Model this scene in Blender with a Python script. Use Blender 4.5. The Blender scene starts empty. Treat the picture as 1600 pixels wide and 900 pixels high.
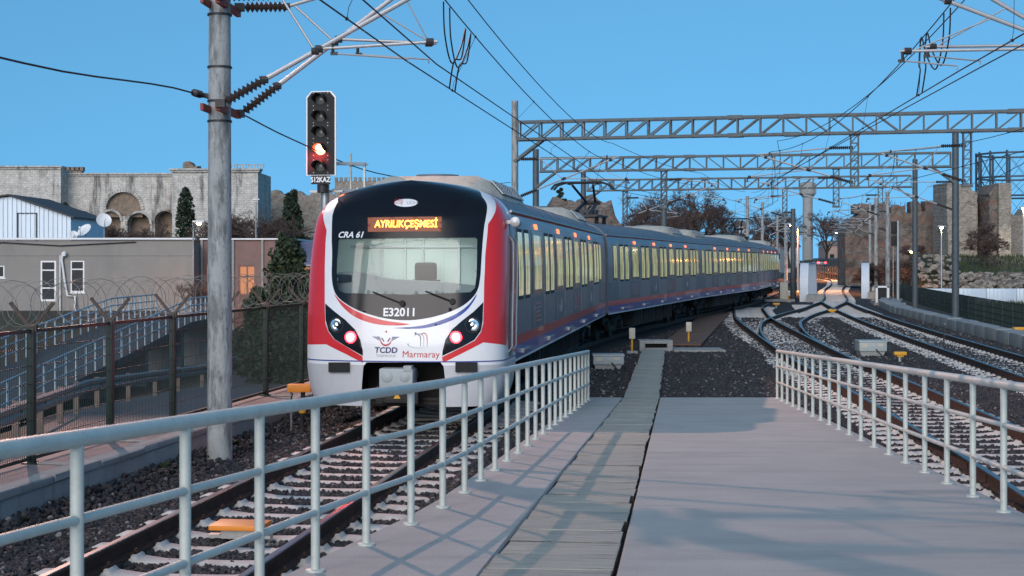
import bpy, bmesh, math, random
from mathutils import Vector, Matrix, geometry as mgeo
import numpy as np
random.seed(7); RNG = np.random.default_rng(7)
PI = math.pi; R = math.radians
S = bpy.context.scene
COL = S.collection
# ------------------------------------------------------------------ camera
H, F, CX, HY = 2.4, 2350.0, 800.0, 409.0      # eye height over the rails, focal length in photo pixels, principal x, horizon row
cd = bpy.data.cameras.new('camera'); cam = bpy.data.objects.new('camera', cd); COL.objects.link(cam)
cam.location = (0, 0, H); cam.rotation_euler = (R(90), 0, 0)
cd.sensor_width = 36; cd.lens = F/1600*36; cd.shift_y = -(450-HY)/1600
cd.clip_start = 0.1; cd.clip_end = 6000
cd.dof.use_dof = True; cd.dof.focus_distance = 26; cd.dof.aperture_fstop = 9
S.camera = cam
# ------------------------------------------------------------------ world, sun, exposure
SUN_EL, SUN_AZ = R(22.0), R(195)     # low evening sun behind the camera, azimuth clockwise from +Y
w = bpy.data.worlds.new('World'); S.world = w; w.use_nodes = True
nt = w.node_tree; bg = nt.nodes['Background']
sky = nt.nodes.new('ShaderNodeTexSky'); sky.sky_type = 'NISHITA'; sky.sun_disc = False
sky.sun_elevation = SUN_EL; sky.sun_rotation = SUN_AZ
sky.air_density = 1.0; sky.dust_density = 0.0; sky.ozone_density = 5.0
tcw = nt.nodes.new('ShaderNodeTexCoord'); vm = nt.nodes.new('ShaderNodeVectorMath'); vm.operation = 'MULTIPLY_ADD'
vm.inputs[1].default_value = (1, 1, .7); vm.inputs[2].default_value = (0, 0, .35)      # even dusk sky: sample the dome clear of its horizon band
vn = nt.nodes.new('ShaderNodeVectorMath'); vn.operation = 'NORMALIZE'
tint = nt.nodes.new('ShaderNodeMix'); tint.data_type = 'RGBA'; tint.blend_type = 'MULTIPLY'; tint.inputs['Factor'].default_value = 1; tint.inputs['B'].default_value = (.68, 1.05, .93, 1)
nt.links.new(tcw.outputs['Generated'], vm.inputs[0]); nt.links.new(vm.outputs[0], vn.inputs[0]); nt.links.new(vn.outputs[0], sky.inputs[0])
nt.links.new(sky.outputs[0], tint.inputs['A']); nt.links.new(tint.outputs['Result'], bg.inputs[0])
bg.inputs[1].default_value = 0.1
sd = bpy.data.lights.new('sun', 'SUN'); sun = bpy.data.objects.new('sun', sd); COL.objects.link(sun)
sd.energy = 1.45; sd.angle = R(45); sd.color = (1.0, 0.88, 0.79)
sv = Vector((math.sin(SUN_AZ)*math.cos(SUN_EL), math.cos(SUN_AZ)*math.cos(SUN_EL), math.sin(SUN_EL)))
sun.rotation_euler = (-sv).to_track_quat('-Z', 'Y').to_euler()
S.view_settings.view_transform = 'Standard'; S.view_settings.look = 'None'
S.view_settings.gamma = 1.0; S.view_settings.exposure = 1.0; S.view_settings.use_curve_mapping = False
S.render.engine = 'CYCLES'

# ------------------------------------------------------------------ helpers
def P(px, py, Y): return Vector(((px-CX)/F*Y, Y, H-(py-HY)/F*Y))        # photo pixel at a known distance
def PG(px, py, z=-0.2): return P(px, py, F*(H-z)/(py-HY))                 # photo pixel on level ground

class MB:
    def __init__(s): s.v = []; s.f = []; s.m = []
    def add(s, vs, fs, m=0):
        o = len(s.v); s.v += [tuple(v) for v in vs]
        s.f += [tuple(i+o for i in f) for f in fs]; s.m += [m]*len(fs); return s
    def box(s, c, d, rz=0, m=0, ax=None):
        c = Vector(c); hx, hy, hz = d[0]/2, d[1]/2, d[2]/2
        if ax is None: ax = (Vector((math.cos(rz), math.sin(rz), 0)), Vector((-math.sin(rz), math.cos(rz), 0)), Vector((0, 0, 1)))
        vs = [c+ax[0]*(hx*a)+ax[1]*(hy*b)+ax[2]*(hz*g) for g in (-1, 1) for b in (-1, 1) for a in (-1, 1)]
        return s.add(vs, [(0,2,3,1),(4,5,7,6),(0,1,5,4),(2,6,7,3),(0,4,6,2),(1,3,7,5)], m)
    def bx(s, x0, x1, y0, y1, z0, z1, m=0): return s.box(((x0+x1)/2, (y0+y1)/2, (z0+z1)/2), (x1-x0, y1-y0, z1-z0), 0, m)
    def bar(s, a, b, wd, ht=None, m=0, up=(0, 0, 1)):
        a = Vector(a); b = Vector(b); d = b-a; L = d.length
        if L < 1e-6: return s
        d /= L; u = Vector(up)
        if abs(d.dot(u)) > .98: u = Vector((0, 1, 0))
        x = d.cross(u).normalized(); z = x.cross(d)
        return s.box((a+b)/2, (wd, L, ht or wd), ax=(x, d, z), m=m)
    def tube(s, pts, r, n=8, cap=True, m=0):
        pts = [Vector(p) for p in pts]; k = len(pts)
        rr = r if isinstance(r, (list, tuple)) else [r]*k
        t0 = (pts[1]-pts[0]).normalized()
        u = Vector((0, 0, 1)) if abs(t0.z) < .9 else Vector((1, 0, 0))
        x = t0.cross(u).normalized(); vs = []
        for i in range(k):
            t = (pts[min(i+1, k-1)]-pts[max(i-1, 0)]).normalized()
            x = (x-t*x.dot(t)).normalized(); y = t.cross(x)
            for j in range(n):
                a = 2*PI*j/n; vs.append(pts[i]+x*(math.cos(a)*rr[i])+y*(math.sin(a)*rr[i]))
        fs = [(i*n+j, i*n+(j+1) % n, (i+1)*n+(j+1) % n, (i+1)*n+j) for i in range(k-1) for j in range(n)]
        if cap: fs += [tuple(range(n-1, -1, -1)), tuple(range((k-1)*n, k*n))]
        return s.add(vs, fs, m)
    def cyl(s, a, b, r, n=12, r2=None, m=0): return s.tube([a, b], [r, r if r2 is None else r2], n, True, m)
    def lathe(s, prof, c=(0, 0, 0), n=16, ax='z', m=0):
        vs = []; c = Vector(c)
        for (r, h) in prof:
            for j in range(n):
                a = 2*PI*j/n; q = (r*math.cos(a), r*math.sin(a))
                vs.append(c+(Vector((q[0], q[1], h)) if ax == 'z' else Vector((q[0], h, q[1])) if ax == 'y' else Vector((h, q[0], q[1]))))
        k = len(prof); fs = [(i*n+j, i*n+(j+1) % n, (i+1)*n+(j+1) % n, (i+1)*n+j) for i in range(k-1) for j in range(n)]
        fs += [tuple(range(n-1, -1, -1)), tuple(range((k-1)*n, k*n))]
        return s.add(vs, fs, m)
    def prism(s, poly, axis, lo, hi, m=0):
        """poly of 2-d points; axis 'y': (x,z) extruded along y; 'x': (y,z); 'z': (x,y)"""
        n = len(poly)
        def mk(p, t): return (p[0], t, p[1]) if axis == 'y' else (t, p[0], p[1]) if axis == 'x' else (p[0], p[1], t)
        vs = [mk(p, lo) for p in poly]+[mk(p, hi) for p in poly]
        fs = [tuple(range(n)), tuple(range(2*n-1, n-1, -1))]+[(i, i+n, (i+1) % n+n, (i+1) % n) for i in range(n)]
        return s.add(vs, fs, m)
    def sweep(s, prof, path, closed=True, m=0, mf=None, cap=True):
        """prof (x right, z up) swept along path [(x,y,z,heading)]; heading slope vector (sx,sy)"""
        n = len(prof); vs = []
        for (x, y, z, hx, hy) in path:
            for (a, b) in prof: vs.append((x+hy*a, y-hx*a, z+b))
        fs = []; ms = []
        for i in range(len(path)-1):
            for j in range(n if closed else n-1):
                fs.append((i*n+j, i*n+(j+1) % n, (i+1)*n+(j+1) % n, (i+1)*n+j)); ms.append(mf[j] if mf else m)
        if closed and cap:
            fs += [tuple(range(n-1, -1, -1)), tuple(range((len(path)-1)*n, len(path)*n))]; ms += [m, m]
        o = len(s.v); s.v += vs; s.f += [tuple(i+o for i in f) for f in fs]; s.m += ms
        return s
    def mesh(s, name, mats, smooth=35):
        me = bpy.data.meshes.new(name); me.from_pydata(s.v, [], s.f)
        mats = mats if isinstance(mats, (list, tuple)) else [mats]
        for q in mats: me.materials.append(q)
        if len(mats) > 1: me.polygons.foreach_set('material_index', s.m)
        me.update()
        bm = bmesh.new(); bm.from_mesh(me); bmesh.ops.recalc_face_normals(bm, faces=bm.faces); bm.to_mesh(me); bm.free()
        if smooth:
            me.polygons.foreach_set('use_smooth', [True]*len(me.polygons)); me.set_sharp_from_angle(angle=R(smooth))
        return me
    def build(s, name, mats, parent=None, world=True, smooth=35, **kw):
        if parent is not None and world and parent.type == 'EMPTY':
            l = parent.location; s.v = [(a-l[0], b-l[1], c-l[2]) for a, b, c in s.v]
        return put(name, s.mesh(name, mats, smooth), parent, **kw)

def put(name, me, parent=None, loc=None, rz=None, **kw):
    o = bpy.data.objects.new(name, me); COL.objects.link(o)
    if parent is not None: o.parent = parent
    if loc is not None: o.location = loc
    if rz is not None: o.rotation_euler = (0, 0, rz)
    for k, v in kw.items(): o[k] = v
    return o
def thing(name, label, category, loc=(0, 0, 0), rz=0, group=None):
    o = put(name, None, None, loc, rz, label=label, category=category)
    o.empty_display_size = .2
    if group: o['group'] = group
    return o
def copy_tree(o, parent=None, **kw):
    c = o.copy(); COL.objects.link(c)
    if parent is not None: c.parent = parent
    for k, v in kw.items(): c[k] = v
    for ch in list(o.children): copy_tree(ch, c)
    return c
def struct(o): o['kind'] = 'structure'; return o
def bevelled(d, b=.02, seg=2):
    bm = bmesh.new(); bmesh.ops.create_cube(bm, size=1)
    for v in bm.verts: v.co = Vector((v.co.x*d[0], v.co.y*d[1], v.co.z*d[2]))
    bmesh.ops.bevel(bm, geom=bm.edges[:], offset=b, segments=seg, affect='EDGES', profile=.6)
    vs = [tuple(v.co) for v in bm.verts]; bm.verts.index_update(); fs = [tuple(v.index for v in f.verts) for f in bm.faces]; bm.free()
    return vs, fs
def bbox(mb, c, d, b=.02, rz=0, m=0):
    vs, fs = bevelled(d, b); ca, sa = math.cos(rz), math.sin(rz)
    return mb.add([(c[0]+x*ca-y*sa, c[1]+x*sa+y*ca, c[2]+z) for x, y, z in vs], fs, m)
FONT = None
def text_mesh(body, size, mat, fn, bold=0.0, shear=0.0, align='CENTER', name='lettering'):
    """flat lettering: outline font -> mesh, each vertex placed by fn(x, z)"""
    cu = bpy.data.curves.new('t', 'FONT'); cu.body = body; cu.size = size; cu.align_x = align; cu.align_y = 'CENTER'
    cu.offset = bold; cu.shear = shear; cu.resolution_u = 3
    to = bpy.data.objects.new('t', cu); COL.objects.link(to)
    dg = bpy.context.evaluated_depsgraph_get(); me = bpy.data.meshes.new_from_object(to.evaluated_get(dg))
    bpy.data.objects.remove(to); bpy.data.curves.remove(cu)
    for v in me.vertices: v.co = fn(v.co.x, v.co.y)
    me.materials.clear(); me.materials.append(mat); me.name = name; me.update()
    return me

# ------------------------------------------------------------------ materials
def mat(name, c, rough=.6, metal=0., var=.25, vs=3., bump=0., bs=40., spec=.5, c2=None, emit=None, es=1., detail=6., stretch=None, coat=0.):
    m = bpy.data.materials.new(name); m.use_nodes = True; n = m.node_tree; b = n.nodes['Principled BSDF']
    b.inputs['Roughness'].default_value = rough; b.inputs['Metallic'].default_value = metal
    b.inputs['Specular IOR Level'].default_value = spec; b.inputs['Coat Weight'].default_value = coat
    b.inputs['Base Color'].default_value = (*c, 1)
    L = n.links.new
    if var or c2 or bump:
        tc = n.nodes.new('ShaderNodeTexCoord'); src = tc.outputs['Object']
        if stretch:
            mp = n.nodes.new('ShaderNodeMapping'); mp.inputs['Scale'].default_value = stretch; L(src, mp.inputs[0]); src = mp.outputs[0]
    if var or c2:
        nz = n.nodes.new('ShaderNodeTexNoise'); nz.inputs['Scale'].default_value = vs; nz.inputs['Detail'].default_value = detail; nz.inputs['Roughness'].default_value = .65
        L(src, nz.inputs['Vector'])
        cr = n.nodes.new('ShaderNodeValToRGB'); cr.color_ramp.elements[0].position = .32; cr.color_ramp.elements[1].position = .68
        d = c2 or tuple(x*(1-var) for x in c)
        cr.color_ramp.elements[0].color = (*d, 1); cr.color_ramp.elements[1].color = (*c, 1)
        L(nz.outputs[0], cr.inputs[0]); L(cr.outputs[0], b.inputs['Base Color'])
    if bump:
        nb = n.nodes.new('ShaderNodeTexNoise'); nb.inputs['Scale'].default_value = bs; nb.inputs['Detail'].default_value = 5; L(src, nb.inputs['Vector'])
        bp = n.nodes.new('ShaderNodeBump'); bp.inputs['Strength'].default_value = bump; bp.inputs['Distance'].default_value = .02
        L(nb.outputs[0], bp.inputs['Height']); L(bp.outputs[0], b.inputs['Normal'])
    if emit:
        b.inputs['Emission Color'].default_value = (*emit, 1); b.inputs['Emission Strength'].default_value = es
    return m
def overlay(m, c, vs, lo, hi, stretch=None, detail=8, amount=1.):
    """stains / wear: a second noise mixes colour c over the base colour"""
    n = m.node_tree; b = n.nodes['Principled BSDF']; L = n.links.new
    s = b.inputs['Base Color']; prev = s.links[0].from_socket if s.links else None
    tc = n.nodes.new('ShaderNodeTexCoord'); src = tc.outputs['Object']
    mp = n.nodes.new('ShaderNodeMapping'); mp.inputs['Scale'].default_value = stretch or (1, 1, 1); mp.inputs['Location'].default_value = (random.random()*9, 3, 5)
    L(src, mp.inputs[0])
    nz = n.nodes.new('ShaderNodeTexNoise'); nz.inputs['Scale'].default_value = vs; nz.inputs['Detail'].default_value = detail; nz.inputs['Roughness'].default_value = .7; L(mp.outputs[0], nz.inputs['Vector'])
    mr = n.nodes.new('ShaderNodeMapRange'); mr.inputs['From Min'].default_value = lo; mr.inputs['From Max'].default_value = hi; mr.inputs['To Max'].default_value = amount
    L(nz.outputs[0], mr.inputs['Value'])
    mx = n.nodes.new('ShaderNodeMix'); mx.data_type = 'RGBA'; L(mr.outputs[0], mx.inputs['Factor'])
    if prev: L(prev, mx.inputs['A'])
    else: mx.inputs['A'].default_value = s.default_value[:]
    mx.inputs['B'].default_value = (*c, 1); L(mx.outputs['Result'], s)
    return m
M = {}
M['concrete'] = overlay(mat('ramp_concrete', (.43,.425,.40), .82, var=.16, vs=1.3, bump=.3, bs=60), (.25,.26,.25), .7, .5, .72, (.6, 3.5, 1), amount=.65)
overlay(M['concrete'], (.52,.51,.48), 2.5, .56, .78, (.4, 5, 1), amount=.5); overlay(M['concrete'], (.13,.13,.12), 22, .64, .78, amount=.6)
M['slab'] = overlay(mat('cover_slab_concrete', (.46,.46,.40), .88, var=.3, vs=2.5, bump=.6, bs=25, stretch=(1, 6, 1)), (.13,.14,.11), 4, .52, .64, (.7, 9, 1), amount=.85)
M['oldconc'] = overlay(mat('weathered_concrete', (.33,.34,.33), .88, var=.25, vs=2, bump=.3, bs=50), (.1,.1,.09), 2.2, .55, .75, (3, 3, .5), amount=.7)
M['mast'] = overlay(mat('mast_concrete', (.36,.38,.38), .8, var=.25, vs=7, bump=.5, bs=45, stretch=(1, 1, .5)), (.10,.11,.11), 3.0, .47, .60, (2.6, 2.6, .55), amount=.8); overlay(M['mast'], (.08,.085,.085), 16, .55, .68, (1, 1, .6), amount=.6)
M['paving'] = mat('sidewalk_paving', (.33,.27,.25), .85, var=.35, vs=1.8, bump=.3, bs=40)
M['sleeper'] = overlay(mat('sleeper_concrete', (.62,.60,.57), .85, var=.3, vs=4, bump=.4, bs=60), (.3,.25,.21), 3, .52, .78, amount=.6)
M['rail_side'] = mat('rusty_rail_steel', (.07,.038,.026), .75, .3, var=.5, vs=8, bump=.3, bs=60)
M['rail_top'] = mat('polished_rail_head', (.13,.12,.118), .3, 1., var=.15, vs=6)
M['joint'] = mat('joint_dirt', (.06,.058,.05), .95, var=.4, vs=12)
M['bed'] = mat('ballast_fines', (.035,.036,.042), .95, var=.6, vs=14, bump=1., bs=35)
M['galv'] = overlay(mat('galvanised_steel', (.40,.42,.42), .45, .75, var=.2, vs=14, bump=.05, bs=90), (.3,.3,.28), 9, .55, .75, amount=.5)
M['handrail'] = overlay(mat('handrail_galvanised_paint', (.60,.63,.57), .5, .12, var=.18, vs=9, bump=.12, bs=70), (.26,.25,.22), 12, .6, .8, amount=.8)
M['truss'] = overlay(mat('gantry_steel', (.095,.115,.125), .6, .25, var=.3, vs=5), (.26,.28,.28), 3, .62, .78, amount=.8)
M['alu'] = mat('cantilever_aluminium', (.50,.51,.52), .5, .6, var=.12, vs=12)
M['dark'] = mat('dark_fitting', (.035,.035,.038), .55, .2, var=.3, vs=12)
M['insul'] = mat('insulator_brown', (.07,.05,.045), .35, 0, var=.2)
M['redox'] = mat('red_oxide_bracket', (.28,.05,.03), .65, var=.3, vs=12)
M['wire'] = mat('wire_copper_dark', (.02,.02,.022), .6, .4, var=0)
M['green'] = mat('fence_green_paint', (.007,.022,.017), .5, .1, var=.25, vs=9)
M['asphalt'] = mat('road_asphalt', (.12,.118,.128), .85, var=.25, vs=2, bump=.3, bs=120)
M['earth'] = overlay(mat('earth_ground', (.075,.062,.05), .95, var=.5, vs=.35, bump=.6, bs=3), (.03,.045,.018), .12, .48, .6, amount=.9)
M['white'] = overlay(mat('train_white_paint', (.80,.81,.82), .28, var=.03, vs=4, coat=.3), (.55,.54,.5), 2.5, .6, .85, amount=.35)
M['red'] = mat('train_red_paint', (.66,.02,.025), .3, var=.08, vs=4, coat=.3)
M['blue'] = mat('train_blue_paint', (.022,.06,.30), .3, var=.1, vs=4, coat=.3)
M['grey'] = overlay(mat('train_grey_skirt', (.52,.53,.55), .35, var=.06, vs=4), (.3,.29,.27), 3, .55, .8, amount=.5)
M['black'] = mat('mask_black_gloss', (.008,.009,.012), .16, var=0, spec=.3)
M['rubber'] = mat('black_rubber', (.014,.014,.015), .7, var=.2, vs=20)
M['under'] = overlay(mat('underframe_grime', (.028,.026,.025), .8, .1, var=.5, vs=5), (.07,.055,.045), 6, .55, .75, amount=.7)
M['side'] = overlay(mat('train_side_grey_blue', (.17,.19,.225), .3, .45, var=.1, vs=2.2), (.12,.115,.12), 1.6, .5, .75, (1, 1, .4), amount=.6)
M['side_dark'] = overlay(mat('train_side_lower', (.15,.155,.17), .38, .45, var=.15, vs=2.2), (.085,.08,.08), 2, .5, .75, amount=.6)
M['leaf'] = overlay(mat('door_leaf_grey', (.19,.205,.235), .32, .45, var=.12, vs=3), (.1,.1,.1), 2, .5, .75, amount=.6)
M['band'] = mat('window_band_dark', (.045,.047,.055), .2, .2, var=.1, vs=3)
M['roof'] = overlay(mat('train_roof_grey', (.15,.18,.215), .5, .2, var=.2, vs=2), (.08,.08,.08), 3, .5, .75, amount=.6)
M['cream'] = overlay(mat('roof_fairing_cream', (.62,.57,.47), .6, var=.15, vs=3), (.2,.14,.09), 3, .52, .75, amount=.8)
M['grille'] = mat('roof_grille_steel', (.26,.31,.35), .45, .6, var=.2, vs=9)
M['lens_white'] = mat('headlamp_reflector', (.75,.77,.78), .12, .9, var=.1, vs=30)
M['tail'] = mat('tail_light_lit', (.6,.02,.02), .3, var=0, emit=(1, .02, .03), es=9)
M['tailcore'] = mat('tail_light_core', (.9,.5,.5), .3, var=0, emit=(1, .55, .52), es=14)
M['led'] = mat('led_orange_lit', (.6,.2,.02), .5, var=0, emit=(1, .28, .03), es=5)
M['ledback'] = mat('led_panel_glow', (.12,.05,.03), .5, var=0, emit=(1, .22, .05), es=.09)
M['leddim'] = mat('side_display_lit', (.5,.1,.02), .5, var=0, emit=(1, .16, .05), es=1.5)
M['textwhite'] = mat('white_lettering', (.8,.81,.82), .4, var=0)
M['textblue'] = mat('navy_lettering', (.02,.03,.14), .4, var=0)
M['textred'] = mat('red_lettering', (.5,.03,.03), .4, var=0)
M['textgreen'] = mat('green_lettering', (.02,.22,.09), .4, var=0)
M['textgrey'] = mat('grey_lettering', (.35,.37,.40), .4, var=0)
M['yellow'] = mat('yellow_paint', (.72,.36,.02), .5, var=.2, vs=9)
M['orange'] = mat('orange_plastic', (.72,.24,.02), .5, var=.1, vs=9)
M['cab_box'] = overlay(mat('cabinet_grey_blue', (.36,.41,.42), .55, var=.12, vs=5), (.2,.19,.16), 4, .55, .75, amount=.6)
M['beige'] = mat('cabinet_beige', (.52,.49,.40), .6, var=.15, vs=5)
M['bluepaint'] = mat('pale_blue_railing_paint', (.42,.53,.60), .5, var=.15, vs=8)
M['archpaint'] = overlay(mat('girder_pale_blue_paint', (.62,.68,.74), .5, var=.1, vs=1.5), (.4,.43,.46), 1, .55, .75, (2, 2, .4), amount=.6)
M['plank'] = mat('brown_walkway', (.15,.085,.055), .8, var=.3, vs=3, bump=.3, bs=20, stretch=(1, 4, 1))
def glass_mat(name, tint=(.8,.9,.9), gloss=.04):
    m = bpy.data.materials.new(name); m.use_nodes = True; n = m.node_tree; n.nodes.clear(); L = n.links.new
    o = n.nodes.new('ShaderNodeOutputMaterial'); t = n.nodes.new('ShaderNodeBsdfTransparent'); t.inputs[0].default_value = (*tint, 1)
    g = n.nodes.new('ShaderNodeBsdfGlossy'); g.inputs['Roughness'].default_value = gloss
    f = n.nodes.new('ShaderNodeFresnel'); f.inputs[0].default_value = 1.5
    mx = n.nodes.new('ShaderNodeMixShader'); L(f.outputs[0], mx.inputs[0]); L(t.outputs[0], mx.inputs[1]); L(g.outputs[0], mx.inputs[2]); L(mx.outputs[0], o.inputs[0])
    return m
M['glass'] = glass_mat('windscreen_glass', (.82,.9,.9))
def lit_window(name, c, es, c2):
    """interior-lit pane: uneven glow of the saloon behind glossy glass"""
    m = bpy.data.materials.new(name); m.use_nodes = True; n = m.node_tree; b = n.nodes['Principled BSDF']; L = n.links.new
    b.inputs['Base Color'].default_value = (.06,.07,.05, 1); b.inputs['Roughness'].default_value = .08
    tc = n.nodes.new('ShaderNodeTexCoord'); mp = n.nodes.new('ShaderNodeMapping'); mp.inputs['Scale'].default_value = (1, 2.2, .7); L(tc.outputs['Object'], mp.inputs[0])
    nz = n.nodes.new('ShaderNodeTexNoise'); nz.inputs['Scale'].default_value = 1.9; nz.inputs['Detail'].default_value = 4; L(mp.outputs[0], nz.inputs['Vector'])
    cr = n.nodes.new('ShaderNodeValToRGB'); cr.color_ramp.elements[0].position = .38; cr.color_ramp.elements[1].position = .60
    cr.color_ramp.elements[0].color = (*c2, 1); cr.color_ramp.elements[1].color = (*c, 1)
    L(nz.outputs[0], cr.inputs[0]); L(cr.outputs[0], b.inputs['Emission Color']); b.inputs['Emission Strength'].default_value = es
    return m
M['lit'] = lit_window('saloon_window_lit', (.80,.82,.42), .24, (.26,.31,.17))
M['saloon'] = mat('cab_back_wall', (.62,.66,.64), .6, var=.1, vs=2)
M['cab_lamp'] = mat('cab_ceiling_light', (.9,.9,.9), .5, var=0, emit=(.85, 1, .92), es=4)

# ================================================================== lines of the place (metres)
def lerp_tab(tab, y):
    if y <= tab[0][0]: a, b = tab[0], tab[1]
    elif y >= tab[-1][0]: a, b = tab[-2], tab[-1]
    else:
        for a, b in zip(tab, tab[1:]):
            if a[0] <= y <= b[0]: break
    t = (y-a[0])/(b[0]-a[0]); return a[1]+(b[1]-a[1])*t
def smooth_path(pts, step=.6):
    """Catmull-Rom through (x,y) -> list of (x,y,z,hx,hy) every step metres"""
    p = [Vector((a[0], a[1])) for a in pts]; p = [2*p[0]-p[1]]+p+[2*p[-1]-p[-2]]; d = []
    for i in range(1, len(p)-2):
        for k in range(40):
            t = k/40; a, b, c, e = p[i-1], p[i], p[i+1], p[i+2]
            d.append(.5*((2*b)+(c-a)*t+(2*a-5*b+4*c-e)*t*t+(3*b-a-3*c+e)*t**3))
    d.append(p[-2]); out = []; acc = 0; nxt = 0
    for a, b in zip(d, d[1:]):
        L = (b-a).length
        while nxt <= acc+L:
            q = a+(b-a)*((nxt-acc)/max(L, 1e-9)); h = (b-a).normalized(); out.append([q.x, q.y, 0, h.x, h.y]); nxt += step
        acc += L
    for _ in range(3):
        hh = [(o[3], o[4]) for o in out]
        for i in range(1, len(out)-1):
            x = hh[i-1][0]+hh[i][0]*2+hh[i+1][0]; y = hh[i-1][1]+hh[i][1]*2+hh[i+1][1]; l = math.hypot(x, y); out[i][3], out[i][4] = x/l, y/l
    return out
T1 = smooth_path([(-5.2,-6),(-3.9,3.5),(-2.83,11.5),(-1.85,19.2),(-1.2,24),(1.3,44),(6.4,64),(12.2,84),(17.0,104),(22.0,126),(31,165),(38,200),(43,232)])
TM = smooth_path([(3.9,-6),(5.0,5),(5.65,12),(6.2,17),(6.72,23.3),(7.15,28.85),(7.62,36),(8.0,40.5),(8.8,49),(10.2,63),(11.55,73),(12.9,82),(14.2,87.5)])
TD = smooth_path([(8.25,43.2),(9.2,50.8),(10.2,57),(11.2,62),(13.2,69.6),(15.9,78.3),(17.6,84.5),(19.6,91.5)])
TT = smooth_path([(7.2,-6),(8.8,8),(9.9,18),(11.3,30),(12.7,42),(13.7,50.5),(15.3,63),(17.4,77.5),(19.7,91.8),(22.4,104),(28,131),(33.8,156),(39,180),(44,204),(47,226)])
def path_x(path, y): return min(path, key=lambda q: abs(q[1]-y))
def ramp_z(y): return 1.165-.0461*max(y, 2.4)
LRAIL = [(-2.1,.4),(-2.0,1.35),(-1.91,2.3),(-1.8,3.2),(-1.65,4.15),(-1.475,5.1),(-1.31,6.03),(-1.155,6.88),(-1.009,7.72),(-.84,8.67),(-.645,9.6),(-.485,10.52),(-.362,11.48),(-.258,12.4),(-.152,13.34),(-.047,14.27),(.06,15.22),(.167,16.2),(.268,17.15),(.372,18.05),(.475,18.95),(.57,19.8),(.668,20.65),(.77,21.6),(.872,22.5),(.975,23.4),(1.075,24.3),(1.175,25.2),(1.27,26.05),(1.36,26.85)]
RRAIL = [(3.27+.0865*(y-9.3), y) for y in [9.3+.955*i for i in range(-9, 20)]]
LTAB = [(y, x) for x, y in LRAIL]; RTAB = [(y, x) for x, y in RRAIL]
def tro(y): return -.16+.1094*(y-7.6)
def fence_x(y): return -5.3+.144*(y-16.6)
def wall_x(y): return fence_x(y)+.68
def road_z(y): return max(-1.8, min(.1, -.8-.042*(y-26)))
GR = [(14,-6.4),(20,-7.35),(26,-8.5),(37,-10.4),(47,-10.35),(58,-9.9),(75,-8.2),(92,-6)]
def sst(a, b, t): t = max(0, min(1, (t-a)/(b-a))); return t*t*(3-2*t)
def ground_z(x, y):
    xw = wall_x(min(y, 60))+max(0, y-60)*.22
    xr = path_x(TT, y)[0]+7 if 0 < y < 226 else (60 if y >= 226 else 15)
    if x < xw-.9:
        z = road_z(y); gx = lerp_tab(GR, min(max(y, 14), 92))
        z += (-2.35-z)*sst(.6, 2.2, gx-x)*sst(26, 38, y)
        z += (-.2-z)*sst(70, 78, y)*sst(-14, -19, x)
        z += (5.5-z)*sst(110, 190, y)*sst(30, -20, x)
        return z
    if x > xr:
        z = -.42+(2.9+.42)*sst(112, 138, y)*sst(22, 34, x)
        return z+(2.0-z)*sst(250, 500, y)
    return -.36+2.2*sst(250, 500, y)

# ================================================================== ground
def axis(segs):
    out = []
    for a, b, n in segs: out += [a+(b-a)*i/n for i in range(n)]
    return out+[segs[-1][1]]
gx = axis([(-3000,-300,6),(-300,-60,14),(-60,-20,24),(-20,50,110),(50,120,20),(120,500,10),(500,3000,5)])
gy = axis([(-60,0,6),(0,120,130),(120,260,50),(260,600,14),(600,4500,8)])
g = MB(); g.v = [(x, y, ground_z(x, y)) for y in gy for x in gx]; n = len(gx)
g.f = [(j*n+i, j*n+i+1, (j+1)*n+i+1, (j+1)*n+i) for j in range(len(gy)-1) for i in range(n-1)]; g.m = [0]*len(g.f)
struct(g.build('ground', M['earth']))

# ballast bed: an uneven sheet under all tracks
b = MB(); ys = axis([(-6,10,16),(10,60,110),(60,110,60),(110,235,60)]); K = 60
for y in ys:
    x0 = wall_x(y)+.02 if y < 55 else path_x(T1, min(y, 104))[0]-3.5 + (0 if y < 104 else (path_x(TT, y)[0]-path_x(TT, 104)[0]))
    x1 = path_x(TT, y)[0]+2.3
    for k in range(K+1):
        x = x0+(x1-x0)*k/K
        b.v.append((x, y, -.232+random.uniform(-.015, .015)))
b.f = [(j*(K+1)+i, j*(K+1)+i+1, (j+1)*(K+1)+i+1, (j+1)*(K+1)+i) for j in range(len(ys)-1) for i in range(K)]; b.m = [0]*len(b.f)
struct(b.build('ballast_bed', M['bed']))

# ================================================================== tracks
RAILP = [(-.075,-.172),(.075,-.172),(.075,-.160),(.014,-.142),(.012,-.048),(.036,-.038),(.036,-.008),(.027,0),(-.027,0),(-.036,-.008),(-.036,-.038),(-.012,-.048),(-.014,-.142),(-.075,-.160)]
RAILM = [0]*14
for i in (6, 7, 8): RAILM[i] = 1
half = [(-1.29,-.205),(-1.24,-.182),(-1.0,-.174),(-.915,-.173),(-.885,-.142),(-.85,-.142),(-.838,-.174),(-.667,-.174),(-.655,-.142),(-.62,-.142),(-.59,-.173),(-.4,-.196),(-.15,-.20)]
st = half+[(-x, z) for x, z in reversed(half)]
sm = MB()
for x, z in st:
    for (yy, zz) in ((-.15,-.34),(-.105, z-.012),(-.085, z),(.085, z),(.105, z-.012),(.15,-.34)): sm.v.append((x, yy, zz))
k = len(st)
sm.f = [(i*6+j, i*6+(j+1) % 6, (i+1)*6+(j+1) % 6, (i+1)*6+j) for i in range(k-1) for j in range(6)]+[tuple(range(6)), tuple(range((k-1)*6, k*6))]; sm.m = [0]*len(sm.f)
SLEEPER = sm.mesh('sleeper', M['sleeper'], 40)
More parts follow.
